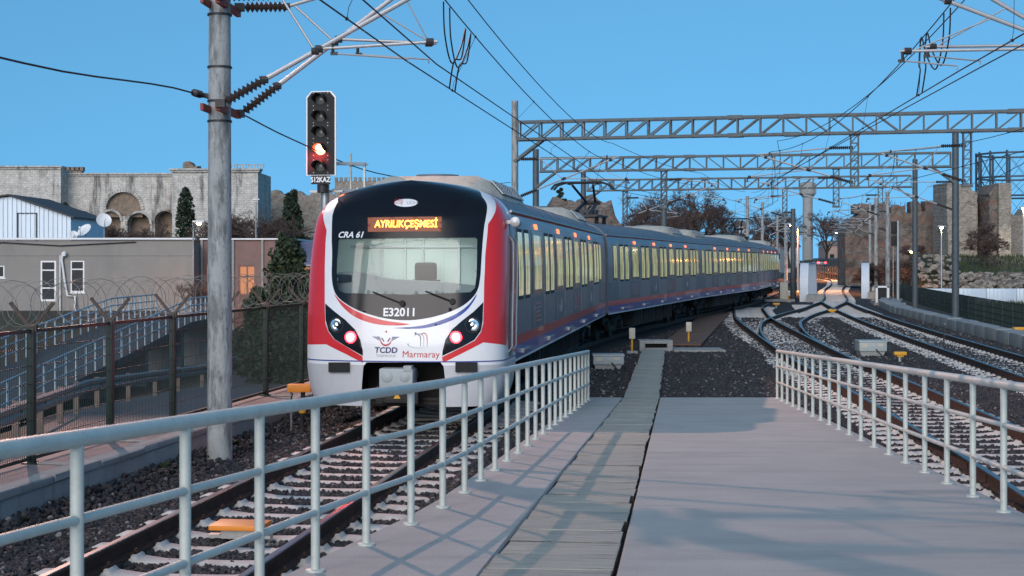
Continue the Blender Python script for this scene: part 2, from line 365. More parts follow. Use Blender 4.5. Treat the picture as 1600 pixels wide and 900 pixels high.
LONG = MB(); bbox(LONG, (0, 0, -.255), (1, .19, .15), .02); LONG = LONG.mesh('sleeper_long', M['sleeper'], 40)
fm = MB(); fm.box((0, 0, -.1735), (.30, .15, .012))
for s in (-1, 1):
    fm.box((s*.095, 0, -.156), (.06, .12, .04)); fm.tube([(s*.06, -.05, -.15), (s*.10, -.06, -.128), (s*.12, 0, -.132), (s*.10, .06, -.128), (s*.06, .05, -.15)], .009, 5)
    fm.cyl((s*.1, 0, -.14), (s*.1, 0, -.095), .014, 6)
CLIP = fm.mesh('fastening', M['rail_side'], 40)
def track(name, label, path, y0, y1, clips=0, dz=0., shape=None):
    t = thing(name, label, 'railway track', (path[0][0], path[0][1], 0))
    for s in (-1, 1):
        pp = [(q[0]+q[4]*s*.7535, q[1]-q[3]*s*.7535, dz, q[3], q[4]) for q in path]
        MB().sweep(RAILP, pp, mf=RAILM).build('rail', [M['rail_side'], M['rail_top']], t, label='brown rusty steel rail with a polished head')
    l = t.location
    far = MB()
    for q in path:
        if not (y0 <= q[1] <= y1): continue
        rz = -math.atan2(q[3], q[4])+random.uniform(-.012, .012); off, ln = (0, 0)
        if shape: off, ln = shape(q[1])
        if q[1] > 100:
            far.box((q[0], q[1], -.26), (2.55, .15, .15), rz); continue
        if ln:
            o = put('sleeper', LONG, t, (q[0]+off-l[0], q[1]-l[1], -.008), rz); o.scale = (ln, 1, 1)
        else:
            o = put('sleeper', SLEEPER, t, (q[0]-l[0], q[1]-l[1], random.uniform(-.006, .004)), rz)
            if q[1] < clips:
                for s in (-1, 1): put('fastening', CLIP, o, (s*.7535, 0, 0))
    if far.v: far.build('sleeper_row', M['sleeper'], t, kind='stuff')
    return t
track('railway_track', 'rail track on concrete sleepers under the red and white train', T1, 6, 28, clips=27)
track('railway_track', 'rail track right beside the ramp handrail, running from the turnout', TM, 10, 86, clips=34,
      shape=lambda y: (.5*(y-40)/20+.1, 2.5+1.5*sst(40, 62, y)) if 40 < y < 64 else (0, 0))
track('turnout_track', 'curved crossover rails linking the two tracks at the points', TD, 64, 75, dz=-.006)
track('railway_track', 'rail track along the concrete trough wall, leading between the white girders', TT, 14, 226, clips=30,
      shape=lambda y: (-.6, 4.0) if 75 < y < 91 else (0, 0))
# guard rails and switch blades of the turnout
gr_ = thing('guard_rails', 'short check rails lying inside the crossover at the frog', 'check rail', (9.5, 58, 0))
for path, s, a, b_ in ((TM, -1, 57, 66), (TD, 1, 55, 64), (TT, 1, 74, 84)):
    pp = [(q[0]+q[4]*s*.69, q[1]-q[3]*s*.69, -.004, q[3], q[4]) for q in path if a < q[1] < b_]
    MB().sweep([(x*.6, z) for x, z in RAILP], pp, mf=RAILM).build('rail', [M['rail_side'], M['rail_top']], gr_)

# ------------------------------------------------------------------ ballast stones (nobody could count them)
def stone_points():
    out = []
    def in_sleeper(path, x, y, L=1.3):
        j = min(range(len(path)), key=lambda i: 0)  # placeholder, replaced by vector code
    segs = [(9, 16, 900), (16, 24, 650), (24, 34, 430), (34, 48, 260), (48, 70, 120)]
    for y0, y1, dens in segs:
        xa, xb = -.36*y1, .36*y1; nn = int(dens*(xb-xa)*(y1-y0))
        x = RNG.uniform(xa, xb, nn); y = RNG.uniform(y0, y1, nn)
        keep = np.abs(x/y) < .36
        wx = np.array([wall_x(a) for a in (y0, y1)]); keep &= x > (wx[0]+(wx[1]-wx[0])*(y-y0)/(y1-y0)+.06)
        ty = np.array([q[1] for q in TT]); tx = np.array([q[0] for q in TT]); keep &= x < np.interp(y, ty, tx)+2.2
        rl = np.interp(y, [a for a, _ in LTAB], [c for _, c in LTAB])-.1; rr = np.interp(y, [a for a, _ in RTAB], [c for _, c in RTAB])+.1
        keep &= ~((y < 28.05) & (x > rl) & (x < rr))
        tl = -.16+.1094*(y-7.6); keep &= ~((y >= 28) & (y < 44) & (x > tl-.02) & (x < tl+.69))
        zz = RNG.uniform(-.232, -.205, nn)
        for path in (T1, TM, TT):
            A = np.array(path); yy = np.interp(y, A[:, 1], np.arange(len(A))); i = np.rint(yy).astype(int).clip(0, len(A)-1)
            dx = x-A[i, 0]; dy = y-A[i, 1]; lat = dx*A[i, 4]-dy*A[i, 3]; lon = dx*A[i, 3]+dy*A[i, 4]
            on = (np.abs(lat) < 1.3) & (np.abs(lon) < .125); keep &= ~(on & (RNG.random(nn) > .03))
            keep &= ~(np.abs(np.abs(lat)-.7535) < .07)
            zz += np.where((np.abs(lat) > 1.35) & (np.abs(lat) < 1.9), .01, 0)
            if path is T1: keep &= ~((y > 24) & (np.abs(lat) < 1.6))
        # brown walkway between the tracks
        wl = np.interp(y, [47, 74], [4.75, 9.5]); wr = np.interp(y, [47, 74], [5.95, 10.7]); keep &= ~((y > 46) & (x > wl) & (x < wr))
        out.append(np.stack([x[keep], y[keep], zz[keep]], 1))
    # rubble heap along the foot of the left wall
    nn = 5200; y = RNG.uniform(9, 26, nn); h = RNG.random(nn)**1.6
    wx = np.array([wall_x(a) for a in y]); x = wx+.03+h*.75
    out.append(np.stack([x, y, -.19+.13*(1-h)*RNG.random(nn)], 1))
    return np.concatenate(out)
def ballast_nodes(mt):
    ng = bpy.data.node_groups.new('ballast_scatter', 'GeometryNodeTree')
    ng.interface.new_socket('Geometry', in_out='INPUT', socket_type='NodeSocketGeometry'); ng.interface.new_socket('Geometry', in_out='OUTPUT', socket_type='NodeSocketGeometry')
    N = ng.nodes.new; L = ng.links.new
    gi = N('NodeGroupInput'); go = N('NodeGroupOutput'); jn = N('GeometryNodeJoinGeometry')
    for k in range(4):
        ic = N('GeometryNodeMeshIcoSphere'); ic.inputs['Radius'].default_value = 1.; ic.inputs['Subdivisions'].default_value = 2
        sp = N('GeometryNodeSetPosition'); L(ic.outputs['Mesh'], sp.inputs['Geometry'])
        ps = N('GeometryNodeInputPosition'); va = N('ShaderNodeVectorMath'); va.operation = 'ADD'; va.inputs[1].default_value = (k*7.3, k*3.1, 1.7*k); L(ps.outputs[0], va.inputs[0])
        vo = N('ShaderNodeTexVoronoi'); vo.feature = 'F1'; vo.inputs['Scale'].default_value = 1.1; L(va.outputs[0], vo.inputs['Vector'])
        mm = N('ShaderNodeMath'); mm.operation = 'MULTIPLY_ADD'; mm.inputs[1].default_value = 1.0; mm.inputs[2].default_value = .42; L(vo.outputs['Distance'], mm.inputs[0])
        vm = N('ShaderNodeVectorMath'); vm.operation = 'SCALE'; L(ps.outputs[0], vm.inputs[0]); L(mm.outputs[0], vm.inputs['Scale']); L(vm.outputs[0], sp.inputs['Position'])
        sh = N('GeometryNodeSetShadeSmooth'); sh.inputs['Shade Smooth'].default_value = False; L(sp.outputs[0], sh.inputs['Geometry'])
        se = N('GeometryNodeSetMaterial'); se.inputs['Material'].default_value = mt; L(sh.outputs[0], se.inputs['Geometry'])
        g2 = N('GeometryNodeGeometryToInstance'); L(se.outputs[0], g2.inputs[0]); L(g2.outputs[0], jn.inputs[0])
    ip = N('GeometryNodeInstanceOnPoints'); L(gi.outputs[0], ip.inputs['Points']); L(jn.outputs[0], ip.inputs['Instance'])
    ip.inputs['Pick Instance'].default_value = True
    def attr(nm, ty):
        a = N('GeometryNodeInputNamedAttribute'); a.data_type = ty; a.inputs['Name'].default_value = nm; return a.outputs[0]
    L(attr('pick', 'INT'), ip.inputs['Instance Index']); L(attr('rot', 'FLOAT_VECTOR'), ip.inputs['Rotation']); L(attr('scl', 'FLOAT_VECTOR'), ip.inputs['Scale'])
    L(ip.outputs[0], go.inputs[0]); return ng
def stone_mat():
    m = bpy.data.materials.new('ballast_stone'); m.use_nodes = True; n = m.node_tree; b = n.nodes['Principled BSDF']; L = n.links.new
    oi = n.nodes.new('ShaderNodeObjectInfo'); cr = n.nodes.new('ShaderNodeValToRGB')
    e = cr.color_ramp.elements; e[0].position = 0; e[0].color = (.012,.0125,.016,1); e[1].position = .75; e[1].color = (.036,.036,.042,1)
    x = e.new(.95); x.color = (.05,.046,.044,1); x = e.new(.985); x.color = (.22,.21,.2,1)
    L(oi.outputs['Random'], cr.inputs[0]); L(cr.outputs[0], b.inputs['Base Color']); b.inputs['Roughness'].default_value = .8
    return m
pts = stone_points(); me = bpy.data.meshes.new('ballast_stones'); me.from_pydata([tuple(p) for p in pts], [], [])
nn = len(pts)
a = me.attributes.new('rot', 'FLOAT_VECTOR', 'POINT'); a.data.foreach_set('vector', RNG.uniform(0, 6.28, nn*3).astype('f'))
sc = (RNG.uniform(.014, .030, nn)*(1+.012*np.maximum(0, pts[:, 1]-14)))[:, None]*RNG.uniform(.75, 1.25, (nn, 3)); a = me.attributes.new('scl', 'FLOAT_VECTOR', 'POINT'); a.data.foreach_set('vector', sc.astype('f').ravel())
a = me.attributes.new('pick', 'INT', 'POINT'); a.data.foreach_set('value', RNG.integers(0, 4, nn).astype('i'))
so = put('ballast_stones', me, label='dark grey crushed stone ballast between and beside the tracks', category='ballast', kind='stuff')
SM = stone_mat(); me.materials.append(SM); md = so.modifiers.new('scatter', 'NODES'); md.node_group = ballast_nodes(SM)

# ================================================================== ramp, cover slabs
def ramp_piece(lo, hi, y0, y1, step=1.0):
    m = MB(); ys = [y0+(y1-y0)*i/int((y1-y0)/step) for i in range(int((y1-y0)/step)+1)]; rows = []
    for y in ys:
        z = ramp_z(y); a, c = lo(y), hi(y)
        m.v += [(a, y, -.5), (a, y, z-.015), (a+.012, y, z), (c-.012, y, z), (c, y, z-.015), (c, y, -.5)]
    for i in range(len(ys)-1):
        for j in range(5): m.f.append((i*6+j, i*6+j+1, (i+1)*6+j+1, (i+1)*6+j))
    e = (len(ys)-1)*6; m.f += [(0, 1, 2, 3, 4, 5), (e, e+1, e+2, e+3, e+4, e+5)]; m.m = [0]*len(m.f)
    return m
rp = struct(thing('platform_ramp', 'sloping grey concrete platform ramp', 'ramp')); 
for k in ('label', 'category'): del rp[k]
ramp_piece(lambda y: lerp_tab(LTAB, y)-.13, lambda y: tro(y)-.012, -4, 28).build('left_slab', M['concrete'], rp, smooth=20)
ramp_piece(lambda y: tro(y)+.685, lambda y: lerp_tab(RTAB, y)+.13, -4, 28).build('right_slab', M['concrete'], rp, smooth=20)
b = MB(); b.v = [(tro(y)+o, y, ramp_z(y)-.06) for y in (-4, 2.4, 28) for o in (-.02, .69)]; b.f = [(0, 1, 3, 2), (2, 3, 5, 4)]; b.m = [0, 0]; b.build('channel_floor', M['bed'], rp)
tr = thing('cable_trough', 'strip of concrete cable-trough covers running down the ramp and over the ballast', 'cable trough', (tro(28)+.3, 28, -.13))
SL = []
for k in range(5):
    m = MB(); bbox(m, (0, 0, -.035), (.655+random.uniform(-.02, .012), .488, .07), .005); bm_v = m.v
    m.v = [(x+random.uniform(-.008, .008), y+random.uniform(-.007, .007), z) for x, y, z in m.v]; m.m = [0 if sum(m.v[i][2] for i in f)/len(f) > -.012 else 1 for f in m.f]; SL.append(m.mesh('cover_slab', [M['slab'], M['joint']], 30))
y = -2.0; i = 0; l = tr.location
while y < 43.2:
    z = ramp_z(y) if y < 28 else -.126
    o = put('cover_slab', SL[i % 5], tr, (tro(y)+.336+random.uniform(-.012, .012)-l[0], y-l[1], z+.004+random.uniform(-.003, .003)-l[2]))
    o.rotation_euler = (-.0461 if 2.4 < y < 28 else 0, random.uniform(-.006, .006), -.109+random.uniform(-.012, .012)); y += .502; i += 1
b = MB()
for s in (0, .62): b.v += [(tro(yy)+s+d, yy, zz) for yy in (28.02, 43.2) for d in (.0, .05) for zz in (-.36, -.2)]
for o in (0, 8): b.f += [(o, o+1, o+3, o+2), (o+1, o+3, o+7, o+5), (o, o+1, o+5, o+4), (o+2, o+3, o+7, o+6), (o+4, o+5, o+7, o+6)]
b.m = [0]*len(b.f); b.build('trough_wall', M['oldconc'], tr)
# end block with slot at the trough's end
e = thing('trough_end_block', 'low concrete box with a dark slot at the end of the cable covers', 'concrete box', (tro(43.9)+.36, 43.9, -.2))
m = MB(); x0, x1 = tro(43.9)-.12, tro(43.9)+.84
for a, c, z0, z1 in ((x0, x1, .03, .12), (x0, x1, -.22, -.1), (x0, x0+.16, -.1, .03), (x1-.16, x1, -.1, .03)): bbox(m, ((a+c)/2, 43.9, (z0+z1)/2), (c-a, .8, z1-z0+.004), .012)
m.build('shell', M['oldconc'], e); MB().bx(x0+.1, x1-.1, 43.85, 44.2, -.1, .03).build('slot_back', M['rubber'], e)
MB().bx(x1+.02, x1+1.5, 43.3, 44.6, -.3, -.14).build('apron', M['oldconc'], e)
# ------------------------------------------------------------------ railings
def railing(name, label, pts, sets):
    t = thing(name, label, 'railing', (pts[0][0], pts[0][1], ramp_z(pts[0][1])))
    pm = MB(); pm.cyl((0, 0, 0), (0, 0, .86), .0235, 12); pm.lathe([(.05, -.002), (.05, .012), (.03, .016)], n=14); PM = pm.mesh('post', M['handrail'])
    l = t.location
    for x, y in pts: put('post', PM, t, (x-l[0], y-l[1], ramp_z(y)-l[2]))
    for nm, h, r in sets:
        MB().tube([(x, y, ramp_z(y)+h) for x, y in pts], r, 12).build(nm, M['handrail'], t)
    return t
railing('handrail', 'pale galvanised tube railing between the ramp and the train', LRAIL, [('top_rail', .87, .031), ('middle_rail', .595, .0185), ('middle_rail', .305, .0185)])
railing('handrail', 'galvanised tube railing on the far right edge of the ramp', RRAIL, [('top_rail', .87, .031), ('middle_rail', .595, .0185), ('middle_rail', .305, .0185)])

# ================================================================== the train
PROF = [(1.36,.30),(1.45,.5),(1.5,.85),(1.5,2.3),(1.478,2.8),(1.445,3.1),(1.40,3.2),(1.27,3.35),(1.05,3.47),(.75,3.56),(.4,3.615),(0.,3.635)]
def dense_profile():
    out = []
    for (a, b) in zip(PROF, PROF[1:]):
        k = max(2, int(math.hypot(a[0]-b[0], a[1]-b[1])/.04))
        out += [(a[0]+(b[0]-a[0])*i/k, a[1]+(b[1]-a[1])*i/k) for i in range(k)]
    out.append(PROF[-1])
    for _ in range(6): out = [out[0]]+[((a[0]+2*b[0]+c[0])/4, (a[1]+2*b[1]+c[1])/4) for a, b, c in zip(out, out[1:], out[2:])]+[out[-1]]
    return out
DP = dense_profile(); DPa = np.array(DP); DPs = np.concatenate([[0], np.cumsum(np.hypot(*np.diff(DPa, axis=0).T))]); VMAX = DPs[-1]
def wside(z): return float(np.interp(z, DPa[:, 1], DPa[:, 0]))
def v_of_z(z): return float(np.interp(z, DPa[:, 1], DPs))
def wz_of_v(v): return float(np.interp(v, DPs, DPa[:, 0])), float(np.interp(v, DPs, DPa[:, 1]))
NOSE_L, NOSE_P, S_END = .72, 2.7, 1.75
ph = np.linspace(0, PI/2, 400); XF = np.sin(ph)**(2/NOSE_P); TF = np.cos(ph)**(2/NOSE_P)
AR = np.concatenate([[0], np.cumsum(np.hypot(np.diff(XF*1.5), np.diff(TF*NOSE_L)))]); UA = float(AR[-1])
BZ = [(0,0),(1.2,0),(1.6,.03),(2.0,.10),(2.7,.26),(3.1,.41),(3.3,.54),(3.45,.70),(3.55,.83),(3.62,.96),(3.635,1.0)]
def lean(z): return lerp_tab(BZ, min(max(z, .01), 3.634))
def shell(U, v):
    w_, z = wz_of_v(v); a = abs(U); sg = 1 if U >= 0 else -1
    if a <= UA:
        xf = float(np.interp(a, AR, XF)); tf = float(np.interp(a, AR, TF)); return Vector((sg*xf*w_, lean(z)+NOSE_L*(1-tf), z))
    return Vector((sg*w_, min(S_END, lean(z)+NOSE_L+(a-UA)), z))
def shell_n(U, v):
    e = .004; a = shell(U+e, v)-shell(U-e, v); b = shell(U, min(VMAX, v+e))-shell(U, max(0, v-e)); n = a.cross(b)
    return n.normalized() if n.length > 1e-9 else Vector((0, -1, 0))
def U_of_x(x, z):
    w_ = max(.05, wside(z)); f = min(.9999, abs(x)/w_); return math.copysign(float(np.interp(f, XF, AR)), x)
TH1 = math.atan(.131); NX, NY = -1.66, 21.8
def face_pix(px, py):
    """photo pixel -> (U, v) on the train's nose"""
    s = .2; c, sn = math.cos(TH1), math.sin(TH1); k = (px-CX)/F; x = z = 0
    for _ in range(30):
        # X = NX + x c + s sn ; Y = NY - x sn + s c ; X = k Y
        x = (k*(NY+s*c)-NX-s*sn)/(c+k*sn); Y = NY-x*sn+s*c; z = H-(py-HY)/F*Y
        w_ = wside(min(z, 3.63)); x = max(-w_*.999, min(w_*.999, x)); p = shell(U_of_x(x, z), v_of_z(z)); s = .5*s+.5*p.y
    return (U_of_x(x, z), v_of_z(z))
def dens(poly, d=.03):
    out = []
    for a, b in zip(poly, poly[1:]+poly[:1]):
        k = max(1, int(math.hypot(a[0]-b[0], a[1]-b[1])/d)); out += [(a[0]+(b[0]-a[0])*i/k, a[1]+(b[1]-a[1])*i/k) for i in range(k)]
    return out
def inpoly(p, poly):
    x, y = p; c = False; j = len(poly)-1
    for i in range(len(poly)):
        a, b = poly[i], poly[j]
        if (a[1] > y) != (b[1] > y) and x < (b[0]-a[0])*(y-a[1])/(b[1]-a[1])+a[0]: c = not c
        j = i
    return c
def spline(pts, closed=True, k=6):
    p = [Vector(q) for q in pts]; n = len(p); out = []
    for i in range(n if closed else n-1):
        a, b, c, d = (p[(i-1) % n], p[i], p[(i+1) % n], p[(i+2) % n]) if closed else (p[max(0, i-1)], p[i], p[i+1], p[min(n-1, i+2)])
        for j in range(k):
            t = j/k; q = .5*((2*b)+(c-a)*t+(2*a-5*b+4*c-d)*t*t+(3*b-a-3*c+d)*t**3); out.append((q.x, q.y))
    if not closed: out.append(tuple(p[-1]))
    return out
def patch_mesh(name, outline, off, mt, holes=(), grid=.06, thick=0):
    outline = dens(outline); hs = [dens(h) for h in holes]; vs = []; ed = []
    for poly in [outline]+hs:
        o = len(vs); vs += [Vector(p) for p in poly]; ed += [(o+i, o+(i+1) % len(poly)) for i in range(len(poly))]
    us = [p[0] for p in outline]; vv = [p[1] for p in outline]
    gy_ = np.arange(min(vv)+.013, max(vv), grid); gx_ = np.arange(min(us)+.011, max(us), grid)
    vs += [Vector((float(a), float(b))) for a in gx_ for b in gy_ if inpoly((a, b), outline) and not any(inpoly((a, b), h) for h in hs)]
    r = mgeo.delaunay_2d_cdt(vs, ed, [], 0, 1e-5); V2, F2 = r[0], r[2]; m = MB(); keep = []
    for f in F2:
        c = ((V2[f[0]][0]+V2[f[1]][0]+V2[f[2]][0])/3, (V2[f[0]][1]+V2[f[1]][1]+V2[f[2]][1])/3)
        if inpoly(c, outline) and not any(inpoly(c, h) for h in hs): keep.append(tuple(f))
    m.v = [tuple(shell(p[0], p[1])+shell_n(p[0], p[1])*off) for p in V2]
    me = bpy.data.meshes.new(name); me.from_pydata(m.v, [], keep); me.materials.append(mt)
    bm = bmesh.new(); bm.from_mesh(me); bmesh.ops.delete(bm, geom=[v for v in bm.verts if not v.link_faces], context='VERTS'); bm.normal_update()
    if sum(f.normal.y for f in bm.faces) > 0: bmesh.ops.reverse_faces(bm, faces=bm.faces)
    bm.to_mesh(me); bm.free()
    me.polygons.foreach_set('use_smooth', [True]*len(me.polygons)); me.update()
    return me
def FP(pts): return [face_pix(*p) for p in pts]

cars = []
def side_panel(m, y0, y1, z0, z1, off, sx=1, mi=0, th=.02):
    zs = [z0]+[z for z in (1.4, 1.9, 2.3, 2.55, 2.8, 2.95, 3.1) if z0+.02 < z < z1-.02]+[z1]; n = len(zs)
    vs = [(sx*(wside(z)+off), y, z) for z in zs for y in (y0, y1)]+[(sx*(wside(z)+off-th), y, z) for z in zs for y in (y0, y1)]
    fs = [(2*i, 2*i+1, 2*i+3, 2*i+2) for i in range(n-1)]+[(2*i, 2*i+2, 2*n+2*i+2, 2*n+2*i) for i in range(n-1)]+[(2*i+1, 2*n+2*i+1, 2*n+2*i+3, 2*i+3) for i in range(n-1)]
    fs += [(0, 2*n, 2*n+1, 1), (2*n-2, 2*n-1, 4*n-1, 4*n-2)]
    m.add(vs, fs, mi); return m
DOORW, PITCH = 1.78, 3.95
def door_meshes(sx):
    lf = MB(); side_panel(lf, 0, DOORW/2-.008, 1.252, 3.04, .007, sx, 0); pn = MB()
    side_panel(pn, .10, DOORW/2-.12, 1.80, 2.93, .011, sx, 0); side_panel(pn, .15, DOORW/2-.17, 1.86, 2.87, .014, sx, 1)
    wn = MB(); side_panel(wn, 0, 1.6, 1.84, 2.93, .008, sx, 0); side_panel(wn, .26, 1.32, 1.92, 2.86, .012, sx, 1)
    ws = MB(); side_panel(ws, 0, .74, 1.84, 2.93, .008, sx, 0); side_panel(ws, .12, .62, 1.92, 2.86, .012, sx, 1)
    dp = MB(); side_panel(dp, 0, .36, 2.965, 3.055, .012, sx, 0)
    stp = MB(); stp.box((sx*1.53, .55, 1.0), (.05, .8, .035)); stp.box((sx*1.525, .16, .985), (.05, .05, .07))
    bn = MB(); side_panel(bn, .2, 1.3, 1.32, 1.72, .006, sx, 0)
    return dict(leaf=lf.mesh('door_leaf', M['leaf']), pane=pn.mesh('window_pane', [M['rubber'], M['lit']]), win=wn.mesh('window', [M['band'], M['lit']]),
                small=ws.mesh('window', [M['band'], M['lit']]), disp=dp.mesh('display', M['leddim']), step=stp.mesh('step', M['galv']), panel=bn.mesh('panel', M['side_dark']))
DM = {s: door_meshes(s) for s in (1, -1)}
def roof_unit_meshes():
    poly = [(-1.15,3.40),(-1.12,3.52),(-.92,3.74),(-.72,3.83),(.72,3.83),(.92,3.74),(1.12,3.52),(1.15,3.40)]
    m = MB(); n = len(poly)
    for (y, k, dz) in ((0, .80, -.2), (.5, 1., 0), (3.5, 1., 0), (4.0, .80, -.2)): m.v += [(x*k, y, 3.40+max(0, z-3.40+dz*(z-3.4)/.43)) for x, z in poly]
    m.f = [(i*n+j, i*n+(j+1) % n, (i+1)*n+(j+1) % n, (i+1)*n+j) for i in range(3) for j in range(n)]+[tuple(range(n)), tuple(range(3*n, 4*n))]; m.m = [0]*len(m.f)
    g = MB()
    for s in (-1, 1):
        a, b = Vector((s*1.125, 0, 3.53)), Vector((s*.93, 0, 3.745)); nn_ = Vector((s*.74, 0, .67))
        for y0 in (.65, 1.6, 2.55):
            q = [a+nn_*.006+Vector((0, y0, 0)), a+nn_*.006+Vector((0, y0+.85, 0)), b+nn_*.006+Vector((0, y0+.85, 0)), b+nn_*.006+Vector((0, y0, 0))]
            g.add(q, [(0, 1, 2, 3)], 1)
            for k in range(7):
                p = a+(b-a)*(k/6)+nn_*.018; g.bar(p+Vector((0, y0, 0)), p+Vector((0, y0+.85, 0)), .018, .018, 0)
            for k in range(4):
                yy = y0+.85*k/3; g.bar(a+nn_*.02+Vector((0, yy, 0)), b+nn_*.02+Vector((0, yy, 0)), .022, .022, 0)
    f = MB()
    for y in (.95, 1.9, 2.85):
        f.lathe([(.36, 3.83), (.36, 3.87), (.30, 3.875)], (0, y, 0), 20)
    return m.mesh('roof_unit', M['cream']), g.mesh('grille', [M['grille'], M['dark']]), f.mesh('fan_cowl', M['roof'])
RU = roof_unit_meshes()
wm = MB(); wm.lathe([(.02, -.07), (.46, -.07), (.46, -.02), (.43, -.015), (.43, .06), (.1, .065), (.1, .12), (.02, .12)], ax='x', n=28); WHEEL = wm.mesh('wheel', M['under'])
def bogie(car, y):
    m = MB()
    for s in (-1, 1):
        m.prism([(y-1.6, .55), (y-1.45, .72), (y-.6, .66), (y-.4, .42), (y+.4, .42), (y+.6, .66), (y+1.45, .72), (y+1.6, .55), (y+1.2, .42), (y+.5, .3), (y-.5, .3), (y-1.2, .42)], 'x', s*.98-.08, s*.98+.08)
        for d in (-1.05, 1.05): m.lathe([(.15, .0), (.15, .12), (.08, .15)], (s*1.05, y+d, .43), 12, ax='x') if s > 0 else m.lathe([(.08, -.15), (.15, -.12), (.15, 0)], (s*1.05, y+d, .43), 12, ax='x')
        m.lathe([(.16, .45), (.2, .55), (.16, .62), (.2, .7), (.16, .82)], (s*.98, y, 0), 14)
    m.bx(-.98, .98, y-.25, y+.25, .45, .75); b = m.build('bogie', M['under'], car, False)
    for d in (-1.05, 1.05):
        for s in (-1, 1):
            put('wheel', WHEEL, b, (s*.75, y+d, .44))
    return b
def make_car(label, start, th, length, y0, first=False, both=False, units=(), panto=None):
    t = thing('train_car', label, 'train car', (start[0], start[1], 0), -th, 'cars of the commuter train')
    # side walls: one skin, coloured bands
    bands = [(.85,.885,'white'),(.885,1.10,'blue'),(1.10,1.245,'red'),(1.245,1.80,'side_dark'),(1.80,2.95,'side'),(2.95,3.135,'side'),(3.135,3.175,'red')]
    keys = ['white','blue','red','side_dark','side']; m = MB()
    for a, b, c in bands:
        zs = [a]+[z for z in (2.3, 2.55, 2.8) if a < z < b]+[b]
        for za, zb in zip(zs, zs[1:]):
            for s in (-1, 1): m.add([(s*wside(za), y0, za), (s*wside(za), length, za), (s*wside(zb), length, zb), (s*wside(zb), y0, zb)], [(0, 1, 2, 3)], keys.index(c))
    m.add([(-1.5, y0, .85), (1.5, y0, .85), (1.5, length, .85), (-1.5, length, .85)], [(0, 1, 2, 3)], 3)
    for yy in ([length] if first else [y0, length]):
        hp = [(w_, z) for w_, z in DP if z >= .85]; poly = [(w_, yy, z) for w_, z in hp]+[(-w_, yy, z) for w_, z in hp[::-1][1:]]
        m.add(poly, [tuple(range(len(poly)))], 4)
    m.build('body_side', [M[k_] for k_ in keys], t, False)
    r = MB(); hp = [(w_, z) for w_, z in DP if z >= 3.175]; pr = hp+[(-w_, z) for w_, z in hp[::-1][1:]]
    r.v = [(x, y, z) for y in (y0, length) for x, z in pr]; n = len(pr); r.f = [(i, i+1, n+i+1, n+i) for i in range(n-1)]; r.m = [0]*len(r.f)
    r.build('roof', M['roof'], t, False)
    gt = MB()
    for s in (-1, 1): gt.tube([(s*1.425, y0, 3.185), (s*1.425, length, 3.185)], .022, 6)
    gt.build('gutter', M['galv'], t, False)
    seam = MB()
    yy = y0+1.2
    while yy < length-.5:
        hp2 = [(w_, z) for w_, z in DP if z >= 3.2][::3]; seam.tube([(w_, yy, z+.004) for w_, z in hp2]+[(-w_, yy, z+.004) for w_, z in hp2[::-1]], .012, 4); yy += 2.0
    seam.build('roof_rib', M['roof'], t, False)
    d0 = 1.95 if first else 1.75; y = d0; nd = 5
    for s in ((1, -1) if both else (1,)):
        D = DM[s]; y = d0
        for k in range(nd):
            a = put('door_leaf', D['leaf'], t, (0, y, 0)); put('window_pane', D['pane'], a)
            a = put('door_leaf', D['leaf'], t, (0, y+DOORW/2+.004, 0)); put('window_pane', D['pane'], a)
            put('step', D['step'], t, (0, y+.35, 0))
            e = y+DOORW+.1
            if k < nd-1:
                put('window', D['win'], t, (0, e+.22, 0)); put('display', D['disp'], t, (0, e+.85, 0)); put('panel', D['panel'], t, (0, e+.28, 0))
            else: put('window', D['small'], t, (0, min(e+.05, length-.85), 0))
            y += PITCH
        if not first: put('window', D['small'], t, (0, .75, 0))
    # pale dotted emblems and swooshes on the lower panels
    em = MB(); k = 0; y = d0+DOORW+.6
    while y < length-2:
        x = lambda z: wside(z)+.009
        if k % 2 == 0:
            for iz in range(5):
                for iy in range(7):
                    if (iz*7+iy*3+k) % 4: em.box((x(1.5), y+.12+iy*.12, 1.38+iz*.075), (.004, .05, .035), m=0 if (iy+iz) % 3 else 1)
        else:
            em.tube([(x(1.5), y+.55+.2*math.cos(q), 1.56+.17*math.sin(q)) for q in np.linspace(PI*1.0, PI*2.2, 9)], .012, 4, m=2)
        y += PITCH; k += 1
    em.build('emblem', [M['textred'], M['textgrey'], M['textgrey']], t, False)
    bogie(t, 3.4 if first else 2.9); bogie(t, length-3.0)
    yy = 5.8
    for k, ln in enumerate((1.7, 2.3, 1.4, 2.0, 1.6)):
        if yy+ln > length-5: break
        q = MB(); bbox(q, (0, yy+ln/2, .56), (2.5, ln, .5), .03)
        for j in range(int(ln/.35)): q.bx(1.25, 1.275, yy+.15+j*.35, yy+.2+j*.35, .36, .76)
        q.build('equipment_box', M['under'], t, False); yy += ln+.35
    for u in units:
        a = put('roof_unit', RU[0], t, (0, u, -.03)); put('grille', RU[1], a); put('fan_cowl', RU[2], a)
    if panto is not None: pantograph(t, panto)
    q = MB()
    for k in range(7): yy = length+.02+k*.07; q.bx(-1.18+.05*(k % 2), 1.18-.05*(k % 2), yy, yy+.07, .95, 3.2-.05*(k % 2))
    q.build('gangway', M['beige'], t, False)
    cars.append(t); return t
